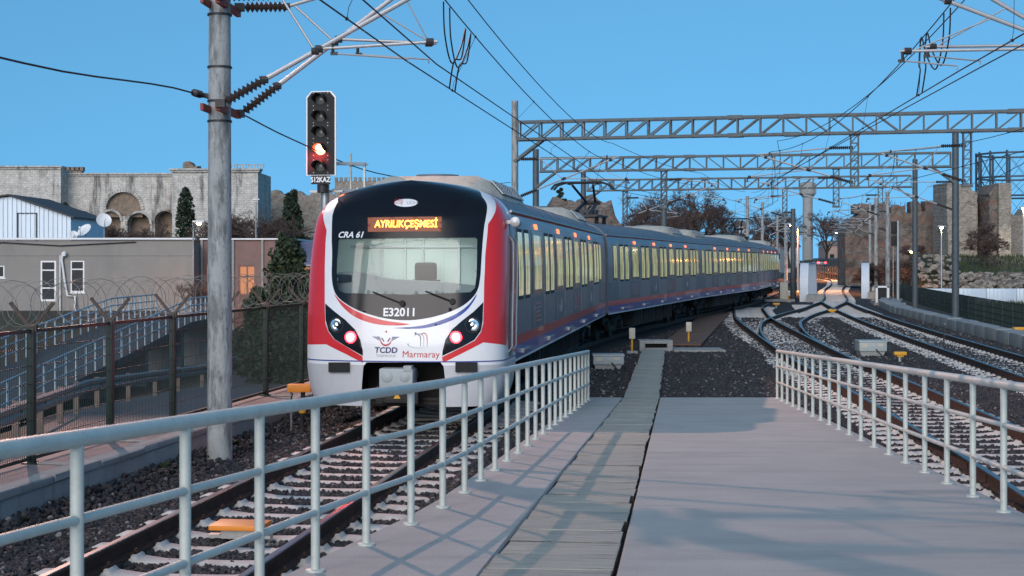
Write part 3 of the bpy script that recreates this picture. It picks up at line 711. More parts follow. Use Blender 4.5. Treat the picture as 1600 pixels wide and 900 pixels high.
def pantograph(t, y):
    b = MB(); z = 3.64
    for s in (-.55, .55):
        for d in (-.6, .6): b.lathe([(.05, z-.05), (.085, z), (.05, z+.03), (.085, z+.07), (.05, z+.1), (.085, z+.14), (.05, z+.17)], (s, y+d, 0), 10)
    for s in (-.6, .6): b.bar((s, y-.8, z+.2), (s, y+.8, z+.2), .08, .06)
    for d in (-.8, 0, .8): b.bar((-.6, y+d, z+.2), (.6, y+d, z+.2), .08, .06)
    b.bx(-.35, .35, y+.25, y+.7, z+.22, z+.42); b.build('pantograph_base', M['dark'], t, False)
    a = MB(); k = (y+1.25, 4.32); top = (y-.1, 4.83)
    for s in (-.28, .28): a.tube([(s, y-.45, z+.24), (s*.7, k[0], k[1])], .055, 8)
    a.tube([(-.3, k[0], k[1]), (.3, k[0], k[1])], .065, 8); a.tube([(0, y+.1, z+.25), (0, k[0]-.1, k[1]-.12)], .035, 6)
    for s in (-.14, .14): a.tube([(s, k[0], k[1]), (s*2.4, top[0], top[1])], .04, 8)
    a.build('pantograph_arm', M['dark'], t, False)
    h = MB()
    for d in (-.2, .2): h.tube([(-.98, top[0]+d, top[1]-.14), (-.86, top[0]+d, top[1]+.0), (-.62, top[0]+d, top[1]+.075), (.62, top[0]+d, top[1]+.075), (.86, top[0]+d, top[1]), (.98, top[0]+d, top[1]-.14)], .038, 6)
    for s in (-.45, .45): h.bar((s, top[0]-.24, top[1]+.04), (s, top[0]+.24, top[1]+.04), .05)
    h.build('pantograph_head', M['dark'], t, False)
c1 = make_car('leading cab car with red and white rounded nose and black windscreen mask', (NX, NY), TH1, 22.3, S_END, True, True, units=(2.3, 16.6))
c2 = make_car('blue-grey train car directly behind the cab car, pantograph raised on its roof', (1.36, 44.25), R(14.5), 20.3, 0, units=(14.6,), panto=3.6)
c3 = make_car('blue-grey train car third in the train, beige gangway at its end', (6.52, 64.45), R(16.4), 20.3, 0, units=(.6, 15.0))
c4 = make_car('last visible train car catching the orange street light', (12.35, 84.5), R(13.2), 20.3, 0, units=(14.5,), panto=3.2)

# ------------------------------------------------------------------ cab nose of the first car
mask_o = FP([(521.5,330),(519,390),(518.5,430),(521,450),(528,464),(543,476),(560,485),(583,493),(603,497.5),(624,500),(645,500),(665,497.5),(685,493),(706,486),(724,477),(738,465),(746,453),(750,435),(752.5,400),(757,350),(760,318)])
# upper rim of the mask runs along the roof edge
for px, py in ((752,303),(735,291),(705,281),(672,276),(640,275),(605,277),(572,284),(545,295),(528,310)): mask_o.append(face_pix(px, py+2.5))
mask_o = spline(mask_o, True, 4)
ws_o = FP([(529.5,376),(531,374),(637,372.5),(743,371.5),(745.5,374),(744.5,430),(742,450),(735,456.5),(640,460.5),(540,458),(530,455),(526.5,445),(527,410)])
pocket = FP([(568,572),(573,566),(688,566),(693,572),(697,620)])+[(face_pix(697,620)[0], -.1), (face_pix(565,620)[0], -.1)]+FP([(565,620)])
UMX = lambda v: UA+S_END-NOSE_L-lean(wz_of_v(v)[1])
vs_ = list(np.linspace(0, VMAX-.012, 60)); base_o = [(UMX(v), v) for v in vs_]+[(-UMX(v), v) for v in vs_[::-1]]
NP = lambda nm, me, par=c1, **kw: put(nm, me, par, **kw)
nose = NP('nose_shell', patch_mesh('nose_shell', base_o, 0, M['white'], [mask_o, pocket]))
mask = NP('windscreen_mask', patch_mesh('windscreen_mask', mask_o, .004, M['black'], [ws_o]), label='glossy black panel around the windscreen')
glass = NP('windscreen', patch_mesh('windscreen', ws_o, .002, M['glass']))
# red side bands
def red_band(sg):
    if sg > 0: inner = FP([(767,306),(762.5,350),(758,400),(756.5,440),(756,470),(755,505),(752,518),(742,532),(725,541),(690.5,558)]); low = FP([(692,567),(720,553),(755,535)])
    else: inner = FP([(513,318),(510.5,360),(508,400),(507.5,440),(507.5,474),(508.5,505),(513,518),(522,530),(540,541),(566.5,557)]); low = FP([(567,567),(540,553),(510,538)])
    ti = v_of_z(3.16)
    vlo, vhi = v_of_z(1.28), inner[0][1]; vc = [v for v in np.linspace(vlo, vhi, 14)]
    out = [(sg*(UA+.12+.0*v), v) for v in vc]
    k = sg*(UA-.05); return inner+low+[(k, v_of_z(1.16))]+out+[]
for sg in (1, -1):
    o = red_band(sg); NP('red_band', patch_mesh('red_band', o, .002, M['red']), label='red painted side band of the nose')
# side of the cab: maroon panel and cab door
for sg in (1, -1):
    vv0, vv1 = v_of_z(1.0), v_of_z(3.12)
    po = [(sg*(UA+.16), vv0+.1)]+[(sg*(UMX(v)-.002), v) for v in np.linspace(vv0, vv1, 14)]+[(sg*(UA+.16), vv1)]
    NP('cab_side_panel', patch_mesh('cab_side_panel', po, .003, M['red']))
    d = [(sg*(UA+.24), v_of_z(.98)), (sg*(UA+.62), v_of_z(.98)), (sg*(UA+.62), v_of_z(3.0)), (sg*(UA+.24), v_of_z(3.0))]
    cdr = NP('cab_door', patch_mesh('cab_door', d, .008, M['leaf']))
    d2 = [(sg*(UA+.32), v_of_z(1.95)), (sg*(UA+.54), v_of_z(1.95)), (sg*(UA+.54), v_of_z(2.8)), (sg*(UA+.32), v_of_z(2.8))]
    put('window_pane', patch_mesh('window_pane', d2, .012, M['band']), cdr)
    for uu in (.2, .66):
        hb = MB(); pa = [shell(sg*(UA+uu), v_of_z(z))+Vector((sg*(.055 if 1.12 < z < 2.72 else .0), 0, 0)) for z in (1.05, 1.13, 1.6, 2.2, 2.7, 2.78)]
        hb.tube(pa, .014, 8).build('grab_rail', M['alu'], c1, False)
    if sg < 0: continue
    mm = MB(); p = shell(sg*(UA+.02), v_of_z(3.0)); mm.lathe([(.02, -.02), (.075, 0), (.085, .1), (.085, .2), (.05, .24), (.02, .25)], (p.x+sg*.13, p.y-.1, p.z), 16, ax='y'); mm.bar((p.x-sg*.02, p.y, p.z), (p.x+sg*.1, p.y, p.z), .05, .05)
    mm.build('side_camera', M['alu'], c1, False)
# skirt, blue line
zsk = [(UMX(v), v) for v in np.linspace(.0, v_of_z(.90), 6)]; sk = zsk+[(-a, b) for a, b in zsk[::-1]]
sk = [(a, b+.004 if b < .01 else b) for a, b in sk]
NP('skirt', patch_mesh('skirt', sk, .004, M['grey'], [pocket]))
zl = [(UMX(v), v) for v in (v_of_z(.945), v_of_z(.962))]; NP('blue_line', patch_mesh('blue_line', [(zl[0][0], zl[0][1]), (zl[1][0], zl[1][1]), (-zl[1][0], zl[1][1]), (-zl[0][0], zl[0][1])], .003, M['blue'], [pocket]))
# swooshes under the mask
NP('red_swoosh', patch_mesh('red_swoosh', spline(FP([(522.5,459),(530,468),(545,479),(560,487.5),(580,495),(605,501.5),(640,506.5),(618,508.5),(595,507.5),(572,502.5),(552,493.5),(537,481),(527,468)]), True, 4), .003, M['red'], grid=.03))
NP('blue_swoosh', patch_mesh('blue_swoosh', spline(FP([(614,512.5),(640,511),(665,507.5),(690,500),(715,489),(733,475),(744.5,460),(741,469),(728,486),(708,499.5),(685,508),(655,513.5)]), True, 4), .003, M['blue'], grid=.03))
# light clusters
for sg in (1, -1):
    if sg > 0: co = FP([(755,472),(740,487),(722,501),(706,515),(696,531),(691.5,548),(691,556),(724,540.5),(741,531),(751,517),(754,500)]); hl, tl_ = face_pix(738.5,508), face_pix(712.5,527)
    else: co = FP([(508.5,474),(522,486),(540,500),(555,515),(563,531),(567,548),(567,556),(540,540.5),(523,530),(513.5,517),(509,500)]); hl, tl_ = face_pix(525.5,508), face_pix(548,527)
    cl = NP('light_cluster', patch_mesh('light_cluster', co, .005, M['black'], grid=.03))
    for (uv, r, kind) in ((hl, .105, 'headlight'), (tl_, .10, 'tail_light')):
        p = shell(*uv); n = shell_n(*uv); n = Vector((n.x*.5, n.y, n.z*.5)).normalized(); rot = n.to_track_quat('Z', 'Y').to_matrix()
        def disc(prof, nn=24):
            m = MB(); m.lathe(prof, n=nn); m.v = [tuple(p+rot @ Vector(v)) for v in m.v]; return m
        if kind == 'headlight':
            a = disc([(r*1.12, -.05), (r*1.12, .02), (r*.98, .022), (r*.9, .004)]).build('headlight', M['rubber'], c1, False)
            disc([(r*.86, -.01), (r*.86, .008), (r*.7, .012), (r*.35, .006), (r*.3, .022), (r*.05, .03)]).build('reflector', M['lens_white'], a, False)
        else:
            a = disc([(r*.86, -.03), (r*.86, .012), (r*.72, .02), (r*.3, .022)]).build('tail_light', M['tail'], c1, False)
            disc([(r*.52, .0), (r*.52, .026), (r*.3, .034), (r*.05, .036)]).build('lamp_core', M['tailcore'], a, False)
            ld = bpy.data.lights.new('tail_light_glow', 'SPOT'); ld.energy = 10; ld.color = (1, .03, .04); ld.shadow_soft_size = .06; ld.spot_size = R(150); ld.spot_blend = .6
            lo = put('tail_light_glow', ld, a, tuple(p+n*.1)); lo.rotation_euler = (-n).to_track_quat('Z', 'Y').to_euler()
# black bumper pads
for (x0, x1) in ((515, 547), (712.5, 746)):
    q = FP([(x0,566),(x1,566),(x1,581),(x0,581)]); pc = [shell(*u)+shell_n(*u)*.006 for u in q]; pd = [a+Vector((0, -.06, 0)) for a in pc]
    MB().add(pc+pd, [(3, 2, 1, 0), (4, 5, 6, 7), (0, 1, 5, 4), (1, 2, 6, 5), (2, 3, 7, 6), (3, 0, 4, 7)]).build('bumper_pad', M['rubber'], c1, False, smooth=0)
# coupler pocket
m = MB(); m.add([(-.68, .05, 1.05), (.68, .05, 1.05), (.68, 1.2, 1.05), (-.68, 1.2, 1.05)], [(0, 1, 2, 3)])
m.bx(-.72, .72, 1.1, 1.2, .25, 1.06); m.bx(-.74, -.69, .12, 1.2, .28, 1.05); m.bx(.69, .74, .12, 1.2, .28, 1.05); m.build('coupler_pocket', M['rubber'], c1, False)
cp = MB(); bbox(cp, (0, .05, .72), (.50, .34, .28), .03); cp.lathe([(.06, -.16), (.09, -.14), (.09, -.10)], (-.13, .02, .74), 14, ax='y'); cp.lathe([(.05, -.16), (.08, -.14), (.08, -.10)], (.13, .02, .74), 14, ax='y')
cp.cyl((0, .2, .7), (0, 1.1, .7), .11, 12); bbox(cp, (.17, -.03, .86), (.12, .2, .08), .01); cp.build('coupler', M['cab_box'], c1, False)
cb = MB(); bbox(cb, (0, .12, .45), (.62, .3, .2), .03); bbox(cb, (-.26, .05, .47), (.1, .2, .26), .015); bbox(cb, (.26, .05, .47), (.1, .2, .26), .015); cb.build('coupler_box', M['under'], c1, False)
m = MB(); m.add([(-.05, -.036, .42), (.05, -.036, .42), (0, -.036, .51), (-.05, -.030, .42), (.05, -.030, .42), (0, -.030, .51)], [(0, 1, 2), (3, 5, 4), (0, 1, 4, 3), (1, 2, 5, 4), (2, 0, 3, 5)]); m.build('warning_triangle', M['yellow'], c1, False)
m = MB()
for z in (.36, .30): m.tube([(-1.1, .75, z), (-.7, .45, z), (.7, .45, z), (1.1, .75, z)], .04, 6)
m.build('obstacle_guard', M['under'], c1, False)
# cab interior behind the glass
NP('cab_back_wall', MB().add([(-1.4, 1.72, 1.2), (1.4, 1.72, 1.2), (1.4, 1.72, 3.15), (-1.4, 1.72, 3.15)], [(0, 1, 2, 3)]).mesh('cab_back_wall', M['saloon'], 0))
m = MB(); m.add([(-1.4, .45, 1.9), (1.4, .45, 1.9), (1.4, 1.72, 1.9), (-1.4, 1.72, 1.9)], [(0, 1, 2, 3)]); m.build('cab_floor', M['band'], c1, False)
m = MB(); m.prism([(-1.25, 1.9), (1.25, 1.9), (1.22, 2.02), (.5, 2.10), (-.2, 2.14), (-.75, 2.26), (-1.0, 2.24), (-1.22, 2.05)], 'y', .52, .9); m.build('desk', mat('desk_grey', (.22,.25,.26), .5, var=.1), c1, False)
m = MB(); bbox(m, (-.95, .5, 2.15), (.35, .05, .12), .02, rz=.3); m.build('screen', M['rubber'], c1, False)
m = MB(); bbox(m, (.18, 1.25, 2.25), (.34, .12, .28), .05); bbox(m, (.18, 1.25, 1.98), (.46, .14, .3), .05); m.build('driver_seat', M['rubber'], c1, False)
m = MB()
for x in (-.62, -.25, .03, .6): m.bx(x, x+.035, 1.69, 1.715, 1.95, 2.75)
m.bx(-1.1, 1.1, 1.68, 1.71, 2.62, 2.66); m.build('wall_trim', M['alu'], c1, False)
m = MB(); m.bx(-.7, .7, .95, 1.25, 2.83, 2.86); m.build('cab_light', M['cab_lamp'], c1, False)
# wipers
for a, b in (((583,456),(629,474)), ((666,455),(708,471))):
    q = MB(); pa = [shell(*face_pix(a[0]+(b[0]-a[0])*i/5, a[1]+(b[1]-a[1])*i/5)) for i in range(6)]; q.tube([v+Vector((0, -.045, 0)) for v in pa], .012, 6)
    q.lathe([(.04, -.06), (.045, -.03), (.03, 0)], tuple(pa[-1]), 12, ax='y'); q.build('wiper', M['rubber'], c1, False)
# display panel, numbers and emblems
def on_nose(cx, cy, off=.007, sxp=1., syp=1.):
    """print function: metres in the nose's front view around the photo pixel (cx, cy)"""
    u0, v0 = face_pix(cx, cy); z0 = wz_of_v(v0)[1]; x0 = shell(u0, v0).x
    def fn(x, z):
        zz = z0+z*syp; uu = U_of_x(x0+x*sxp, zz); vv = v_of_z(zz); return shell(uu, vv)+shell_n(uu, vv)*off
    return fn
dp = NP('destination_display', patch_mesh('destination_display', FP([(575,340),(690,338.5),(690,361.5),(575,362.5)]), .006, M['ledback']))
put('lettering', text_mesh('AYRILIKÇEŞMESİ', .148, M['led'], on_nose(634.5, 350.5, .010, .84), bold=.002), dp, label='AYRILIKCESMESI in glowing orange dots')
NP('lettering', text_mesh('E32011', .165, M['textwhite'], on_nose(624.5, 488.5), bold=.004), label='E32011 in white')
NP('lettering', text_mesh('CRA 61', .125, M['textwhite'], on_nose(548, 367.5), bold=.003, shear=.25), label='CRA 61 in white slanted letters')
def print_poly(name, cx, cy, polys, mt, off, parent=c1):
    fn = on_nose(cx, cy, off); m = MB()
    for po in polys: m.add([fn(*p) for p in po], [tuple(range(len(po)))])
    me = bpy.data.meshes.new(name); me.from_pydata(m.v, [], m.f); me.materials.append(mt); me.update(); return put(name, me, parent)
def ell(a, b, n=28, cx=0, cy=0): return [(cx+a*math.cos(2*PI*i/n), cy+b*math.sin(2*PI*i/n)) for i in range(n)]
def arc_strip(cx, cy, r, w0, w1, a0, a1, n=12, sy=1.):
    out = []
    for i in range(n):
        t0, t1 = i/n, (i+1)/n; q = []
        for t, rr in ((t0, -1), (t1, -1), (t1, 1), (t0, 1)):
            an = a0+(a1-a0)*t; wd = w0+(w1-w0)*t if w1 is not None else w0*math.sin(PI*min(1, t+.02))
            q.append((cx+(r+rr*wd/2)*math.cos(an), cy+(r+rr*wd/2)*math.sin(an)*sy))
        out.append(q)
    return out
_u0, _v0 = face_pix(634.5, 317); ov = NP('oval_badge', patch_mesh('oval_badge', [(_u0+a*1.02, _v0+b) for a, b in ell(.195, .08)], .007, M['textwhite'], grid=.025))
print_poly('badge_mark', 622, 317, [q for k in range(4) for q in arc_strip(0, -.05+.02*k, .07, .008, .008, .2, 2.6, 8, .6)], M['textred'], .010, ov)
put('lettering', text_mesh('UDH', .075, M['textgrey'], on_nose(644, 317.5, .010)), ov)
lg = print_poly('railway_emblem', 603, 531, arc_strip(0, 0, .078, .024, None, PI*.86, PI*2.14, 18), M['textred'], .006)
print_poly('wing', 603, 531, [[(s*.09, .045-.016*k), (s*(.20-.03*k), .045-.016*k), (s*(.19-.03*k), .035-.016*k), (s*.09, .035-.016*k)] for s in (-1, 1) for k in range(4)]+[[(s*.02, -.02), (s*.055, .03), (s*.07, .03), (s*.035, -.03)] for s in (-1, 1)], M['textblue'], .006, lg)
print_poly('star', 603, 531, [[(-.02, .118), (.015, .135), (.012, .10)]], M['textred'], .006, lg)
put('lettering', text_mesh('TCDD', .115, M['textblue'], on_nose(603, 547.5, .006, 1.05), bold=.003, shear=.1), lg)
put('lettering', text_mesh('TAŞIMACILIK', .05, M['textgrey'], on_nose(603, 556, .006)), lg)
put('lettering', text_mesh('Marmaray', .135, M['textred'], on_nose(657.5, 554, .006)), c1, label='Marmaray in red')
print_poly('green_swoosh', 648, 541, arc_strip(.07, .03, .17, .014, .002, PI*.95, PI*1.75, 14, .32), M['textgreen'], .006)
print_poly('blue_figure', 652, 530, arc_strip(.0, .0, .05, .012, .004, 0, PI*.8, 8, 1.5)+[ell(.014, .014, 10, -.025, .085)]+[[(.044, -.10), (.05, -.1), (.054, 0), (.046, 0)]], M['textblue'], .006)
print_poly('grey_figure', 657, 530, arc_strip(.0, .0, .05, .012, .005, 0, PI*.8, 8, 1.6)+[[(.044, -.10), (.05, -.1), (.054, 0), (.046, 0)]], M['textgrey'], .006)
print_poly('red_figure', 662, 530, arc_strip(.0, .01, .05, .012, .006, 0, PI*.8, 8, 1.6)+[[(.05, -.10), (.056, -.1), (.054, .01), (.044, .01)]], M['textred'], .006)

# ================================================================== overhead line
def sub(m, name, mats, parent, root, **kw):
    l = root.location; m.v = [(a-l[0], b-l[1], c-l[2]) for a, b, c in m.v]; return put(name, m.mesh(name, mats), parent, **kw)
def insulator(m, a, b, r=.075, n=9, ribs=9):
    a = Vector(a); b = Vector(b); pts = []; rr = []; k = ribs*2
    for i in range(k+1):
        pts.append(a+(b-a)*(i/k)); rr.append(.028 if i % 2 == 0 else r)
    m.tube(pts, rr, n); return m
def cantilever(root, base, tip, zlow=4.42, ztop=5.8, zm=5.9, zc=4.9, push=True, fine=True, reg=None, ext=None):
    """hinged bracket from base (x,y) to the wire position tip (x,y)"""
    n = 10 if fine else 6; bs = Vector((base[0], base[1], 0)); tp = Vector((tip[0], tip[1], 0)); d = (tp-bs); L = d.length; d /= L; U = Vector((0, 0, 1))
    at = lambda s, z: bs+d*s+U*z
    A, Bt = at(0, zlow), at(L+.12, zm-.12); dr = (Bt-A).normalized(); I1 = A+dr*.62
    c = sub(MB().cyl(I1, Bt+dr*.18, .030, n), 'cantilever', M['alu'], root, root)
    ins = MB(); insulator(ins, A+dr*.06, I1, n=n); T0 = at(0, ztop); T1_ = at(.62, ztop); insulator(ins, at(.06, ztop), T1_, n=n); sub(ins, 'insulator', M['insul'], c, root)
    sub(MB().cyl(T1_, at(L+.42, zm-.03), .024, n), 'top_tube', M['alu'], c, root)
    q = A+dr*((Bt-A).length*.48); sub(MB().cyl(T1_+d*.12, q, .016, n), 'stay', M['alu'], c, root)
    zr = (reg or zc+.26); r0 = A+dr*((Bt-A).length*.50); r1 = at(L+(ext if ext is not None else .45 if push else .75), zr)
    sub(MB().cyl(r0, r1, .021, n), 'registration_tube', M['alu'], c, root)
    r2 = A+dr*((Bt-A).length*.82); sub(MB().cyl(r2, r0+(r1-r0)*.93, .011, 6), 'stay', M['alu'], c, root)
    s0 = at(L-.95, zr-.02) if push else at(L+.72, zr); s1 = Vector((s0.x, s0.y, zc+.13)); s2 = at(L, zc+.05)
    m = MB().cyl(s0, s1, .022, 6); m.bar(s1-d*.03, s1+d*.06, .03, .04); sub(m, 'drop_bracket', M['dark'], c, root)
    sub(MB().tube([s1, s1+(s2-s1)*.9, s2, s2-U*.05], .0125, 6), 'steady_arm', M['alu'], c, root)
    k = MB()
    for p in (I1, T1_, q, r0, r1-(r1-r0).normalized()*.1, Bt): k.lathe([(.01, -.05), (.048, -.045), (.048, .045), (.01, .05)], tuple(p), 8, ax='x')
    k.box(at(L, zm-.0), (.05, .08, .09)); k.box(at(-.02, zlow), (.12, .12, .1)); k.box(at(-.02, ztop), (.12, .12, .1))
    sub(k, 'clamp', M['dark'], c, root)
    return c
def round_mast(name, label, x, y, ztop, r0, r1, mt, cat='mast', z0=-.4, group=None, n=24):
    t = thing(name, label, cat, (x, y, z0), 0, group)
    MB().cyl((x, y, z0), (x, y, ztop), r0, n, r1).build('pole', mt, t); return t
# near concrete mast, twin brackets
nm = round_mast('catenary_mast', 'thick mottled concrete catenary mast beside the sidewalk wall, twin brackets above', -3.79, 19.5, 8.3, .165, .128, M['mast'])
for z in (4.36, 5.72):
    for xa, xb, wd_ in ((-3.72, -3.66, .06), (-3.92, -3.86, .04)):
        m = MB().bar((xa, 19.0, z), (xb, 20.15, z), wd_, .09); sub(m, 'cross_arm', M['redox'], nm, nm)
m = MB()
for z in (4.22, 4.48, 4.92, 5.6, 5.85): m.lathe([(.152, z-.012), (.160, z-.012), (.160, z+.012), (.152, z+.012)], (-3.79, 19.5, 0), 24)
m.bar((-3.93, 19.5, 4.55), (-4.1, 19.5, 4.57), .05, .06); insulator(m, (-4.02, 19.42, 4.56), (-4.06, 19.2, 4.56), .05); sub(m, 'band', M['dark'], nm, nm)
cantilever(nm, (-3.66, 19.0), (-1.30, 18.75), 4.40, 5.76, 5.86, 4.88, ext=.38)
cantilever(nm, (-3.62, 20.1), (-1.10, 19.85), 4.38, 5.80, 6.45, 5.02, ext=.1)
# twin brackets over the middle track, mast stands beyond the right frame edge
rm = round_mast('catenary_mast', 'concrete catenary mast between the two right-hand tracks', 9.3, 20.4, 8.3, .165, .128, M['mast'])
cantilever(rm, (9.15, 20.0), (6.02, 20.35), 4.6, 5.95, 6.05, 5.0, push=False)
cantilever(rm, (9.15, 20.9), (6.6, 21.2), 4.6, 5.85, 6.4, 5.18, push=False)

# ------------------------------------------------------------------ gantries
def lattice_post(m, x, y, z0, z1, w_=.24, rz=-.22):
    cs = [(a*w_/2, b*w_/2) for a in (-1, 1) for b in (-1, 1)]; ca, sa = math.cos(rz), math.sin(rz)
    pt = lambda a, z: (x+a[0]*ca-a[1]*sa, y+a[0]*sa+a[1]*ca, z)
    for a in cs: m.bar(pt(a, z0), pt(a, z1), .045)
    k = max(2, int((z1-z0)/.28))
    for i in range(k):
        a, b = z0+(z1-z0)*i/k, z0+(z1-z0)*(i+1)/k
        for p, q in ((0, 2), (1, 3), (0, 1), (2, 3)): m.bar(pt(cs[p], a), pt(cs[q], b), .028); m.bar(pt(cs[p], b), pt(cs[q], b), .024)
    m.box((x, y, z0), (w_+.1, w_+.1, .08), rz); m.box((x, y, z1), (w_+.12, w_+.12, .06), rz)
    return m
def gantry(label, a, b, x0, x1, zb, depth, colA, colB, hangers):
    """a, b: two (x,y) points of the beam line; the beam spans x0..x1"""
    sl = (b[1]-a[1])/(b[0]-a[0]); Y = lambda x: a[1]+sl*(x-a[0]); rz = math.atan(sl); dx = math.cos(rz); hw = .2
    t = thing('gantry', label, 'gantry', (x0, Y(x0), -.3), 0, 'lattice gantries over the tracks')
    nrm = Vector((-math.sin(rz), math.cos(rz), 0))
    bm_ = MB()
    for z in (zb, zb+depth):
        for s in (-1, 1):
            p, q = Vector((x0, Y(x0), z))+nrm*hw*s, Vector((x1, Y(x1), z))+nrm*hw*s; bm_.bar(p, q, .07, .085)
    beam = sub(bm_, 'beam', M['truss'], t, t)
    L = (x1-x0)/dx; k = int(L/.74); bay = L/k; l = t.location
    v = MB(); d = MB(); d2 = MB()
    for s in (-1, 1):
        v.bar((0, s*hw, zb), (0, s*hw, zb+depth), .05); d.bar((0, s*hw, zb), (bay, s*hw, zb+depth), .055, .045); d2.bar((0, s*hw, zb+depth), (bay, s*hw, zb), .055, .045)
    for z in (zb, zb+depth): v.bar((0, -hw, z), (0, hw, z), .04)
    vm, dm, d2m = v.mesh('upright', M['truss']), d.mesh('diagonal', M['truss']), d2.mesh('diagonal', M['truss'])
    flip = lambda i: i > k*.36 and i < k*.5
    for i in range(k+1):
        x = x0+i*bay*dx; loc = (x-l[0], Y(x)-l[1], -l[2]); put('upright', vm, beam, loc, rz)
        if i < k: put('diagonal', d2m if flip(i) else dm, beam, loc, rz)
    spm = MB(); spm.box((0, 0, 0), (.5, .10, .12)); spm = spm.mesh('splice_plate', M['truss'])
    for f in (.30, .375, .66):
        x = x0+(x1-x0)*f
        for z in (zb, zb+depth):
            for s in (-1, 1): put('splice_plate', spm, beam, Vector((x, Y(x), z))+nrm*hw*s-t.location, rz)
    for (cx, ztop, r, mt, side) in (colA, colB):
        if r:
            cy = Y(cx); c = sub(MB().cyl((cx, cy, -.4), (cx, cy, ztop), r, 16, r*.88), 'column', mt, t, t)
            br = MB()
            for s in (-1, 1): br.bar(Vector((cx, cy, zb-.75))+nrm*.12*s, Vector((cx+side*.95, Y(cx+side*.95), zb-.03))+nrm*.12*s, .07, .09)
            br.bar((cx, cy, zb-.03), (cx+side*1.1, Y(cx+side*1.1), zb-.03), .16, .06); sub(br, 'knee_brace', M['truss'], t, t)
    for (hx, zl, tipx) in hangers:
        hy = Y(hx); hp = sub(lattice_post(MB(), hx, hy, zl, zb-.04), 'hanger', M['truss'], t, t)
        if tipx is not None: cantilever(t, (hx+(.14 if tipx > hx else -.14), hy), (tipx, Y(tipx)), zl+.16, zl+1.28, 5.95, 4.92, push=False, fine=False)
    return t, Y
g1, Y1 = gantry('lattice gantry closest to the cab car, carried by a concrete mast', (.1,51.4), (16.2,47.5), .25, 24, 6.57, .59, (.1, 7.9, .125, M['mast'], 1), (24, 7.9, .15, M['truss'], -1), [(11.1, 4.82, 8.45), (14.5, 4.82, 12.2), (18.6, 4.82, None)])
cantilever(g1, (.25, 51.3), (3.2, 50.7), 4.62, 5.9, 5.95, 4.92, push=False, fine=False)
g2, Y2 = gantry('second lattice gantry, between the first gantry and the farthest one', (1.1,69.5), (19.4,65.8), 1.35, 19.2, 6.57, .60, (1.1, 7.6, .16, M['truss'], 1), (19.4, 8.2, .16, M['truss'], -1), [(6.9, 4.85, 8.9), (14.4, 4.85, 11.6)])
cantilever(g2, (19.25, 65.85), (16.4, 66.4), 4.7, 5.9, 5.95, 4.92, push=False, fine=False)
sub(MB().cyl((6.9, Y2(6.9), -.3), (6.9, Y2(6.9), 4.9), .13, 12), 'lower_post', M['truss'], g2, g2)
g3, Y3 = gantry('farthest lattice gantry, before the white bridge girders', (4.2,88.5), (22.4,83.6), 4.45, 22.2, 6.57, .62, (4.2, 7.8, .17, M['truss'], 1), (22.4, 8.1, .16, M['truss'], -1), [(6.6, 4.85, 9.0), (15.5, 4.85, 13.1), (20.6, 4.85, 18.5)])

# ------------------------------------------------------------------ wires
def wire_run(label, pts, zc=4.9, zm=5.9, r=.009, moff=0, ends=None, drop=True, gap=5.5):
    t = thing('overhead_line', label, 'overhead wire', (pts[0][0], pts[0][1], zc))
    con = []; mes = []; drl = []
    for i, (a, b) in enumerate(zip(pts, pts[1:])):
        L = math.dist(a, b); k = 16; sag = min(.55, .0006*L*L)
        for j in range(k+(1 if i == len(pts)-2 else 0)):
            u = j/k; x, y = a[0]+(b[0]-a[0])*u, a[1]+(b[1]-a[1])*u
            con.append((x, y, zc)); mes.append((x+moff*sst(70, 30, y)+.12*math.sin(PI*u), y, zm-sag*4*u*(1-u)))
        nd = int(L/gap)
        if drop:
            for j in range(nd):
                u = (j+.5)/nd; x, y = a[0]+(b[0]-a[0])*u, a[1]+(b[1]-a[1])*u; z = zm-sag*4*u*(1-u)
                drs = MB(); drl.append(drs); drs.tube([(x+moff*sst(70, 30, y)+.12*math.sin(PI*u), y, z), (x+.02, y, zc+.12), (x, y, zc)], .0035 if y < 40 else .005, 4)
                drs.box((x+moff*sst(70, 30, y)+.12*math.sin(PI*u), y, z), (.03, .05, .03)); drs.box((x, y, zc), (.03, .05, .03))
    MB().tube(con, r, 6).build('contact_wire', M['wire'], t)
    MB().tube(mes, r, 6).build('messenger_wire', M['wire'], t)
    for drs in drl: drs.build('dropper', M['wire'], t)
    return t
t1a = wire_run('overhead wires above the train, held by the near concrete mast', [(-5.2,-14),(-1.31,18.75),(3.1,50.8),(8.4,68.1),(13.1,86.2),(18,108),(24,134),(33,172),(40,206)], 4.9, 5.88, moff=.3)
wire_run('second pair of overlap wires beside the train wires, on the same mast', [(-4.4,-14),(-1.0,19.95),(3.4,51.0),(8.6,68.2),(13.4,86.3)], 5.02, 6.42, drop=False)
t2a = wire_run('overhead wires above the middle track', [(3.4,-14),(6.05,20.4),(8.5,49.4),(11.7,67.4),(13.4,86)], 4.98, 6.02)
wire_run('overlap wires of the middle track on the far pair of brackets', [(4.2,-14),(6.62,21.2),(8.7,49.3),(11.9,67.3),(13.7,86)], 5.15, 6.36, drop=False)
wire_run('overhead wires above the track beside the trough wall', [(9.4,-14),(11.0,20),(12.3,48.3),(16.4,66.5),(18.6,84.6),(22.6,106),(28.4,134),(37.2,172),(44.2,206)], 4.92, 5.95)
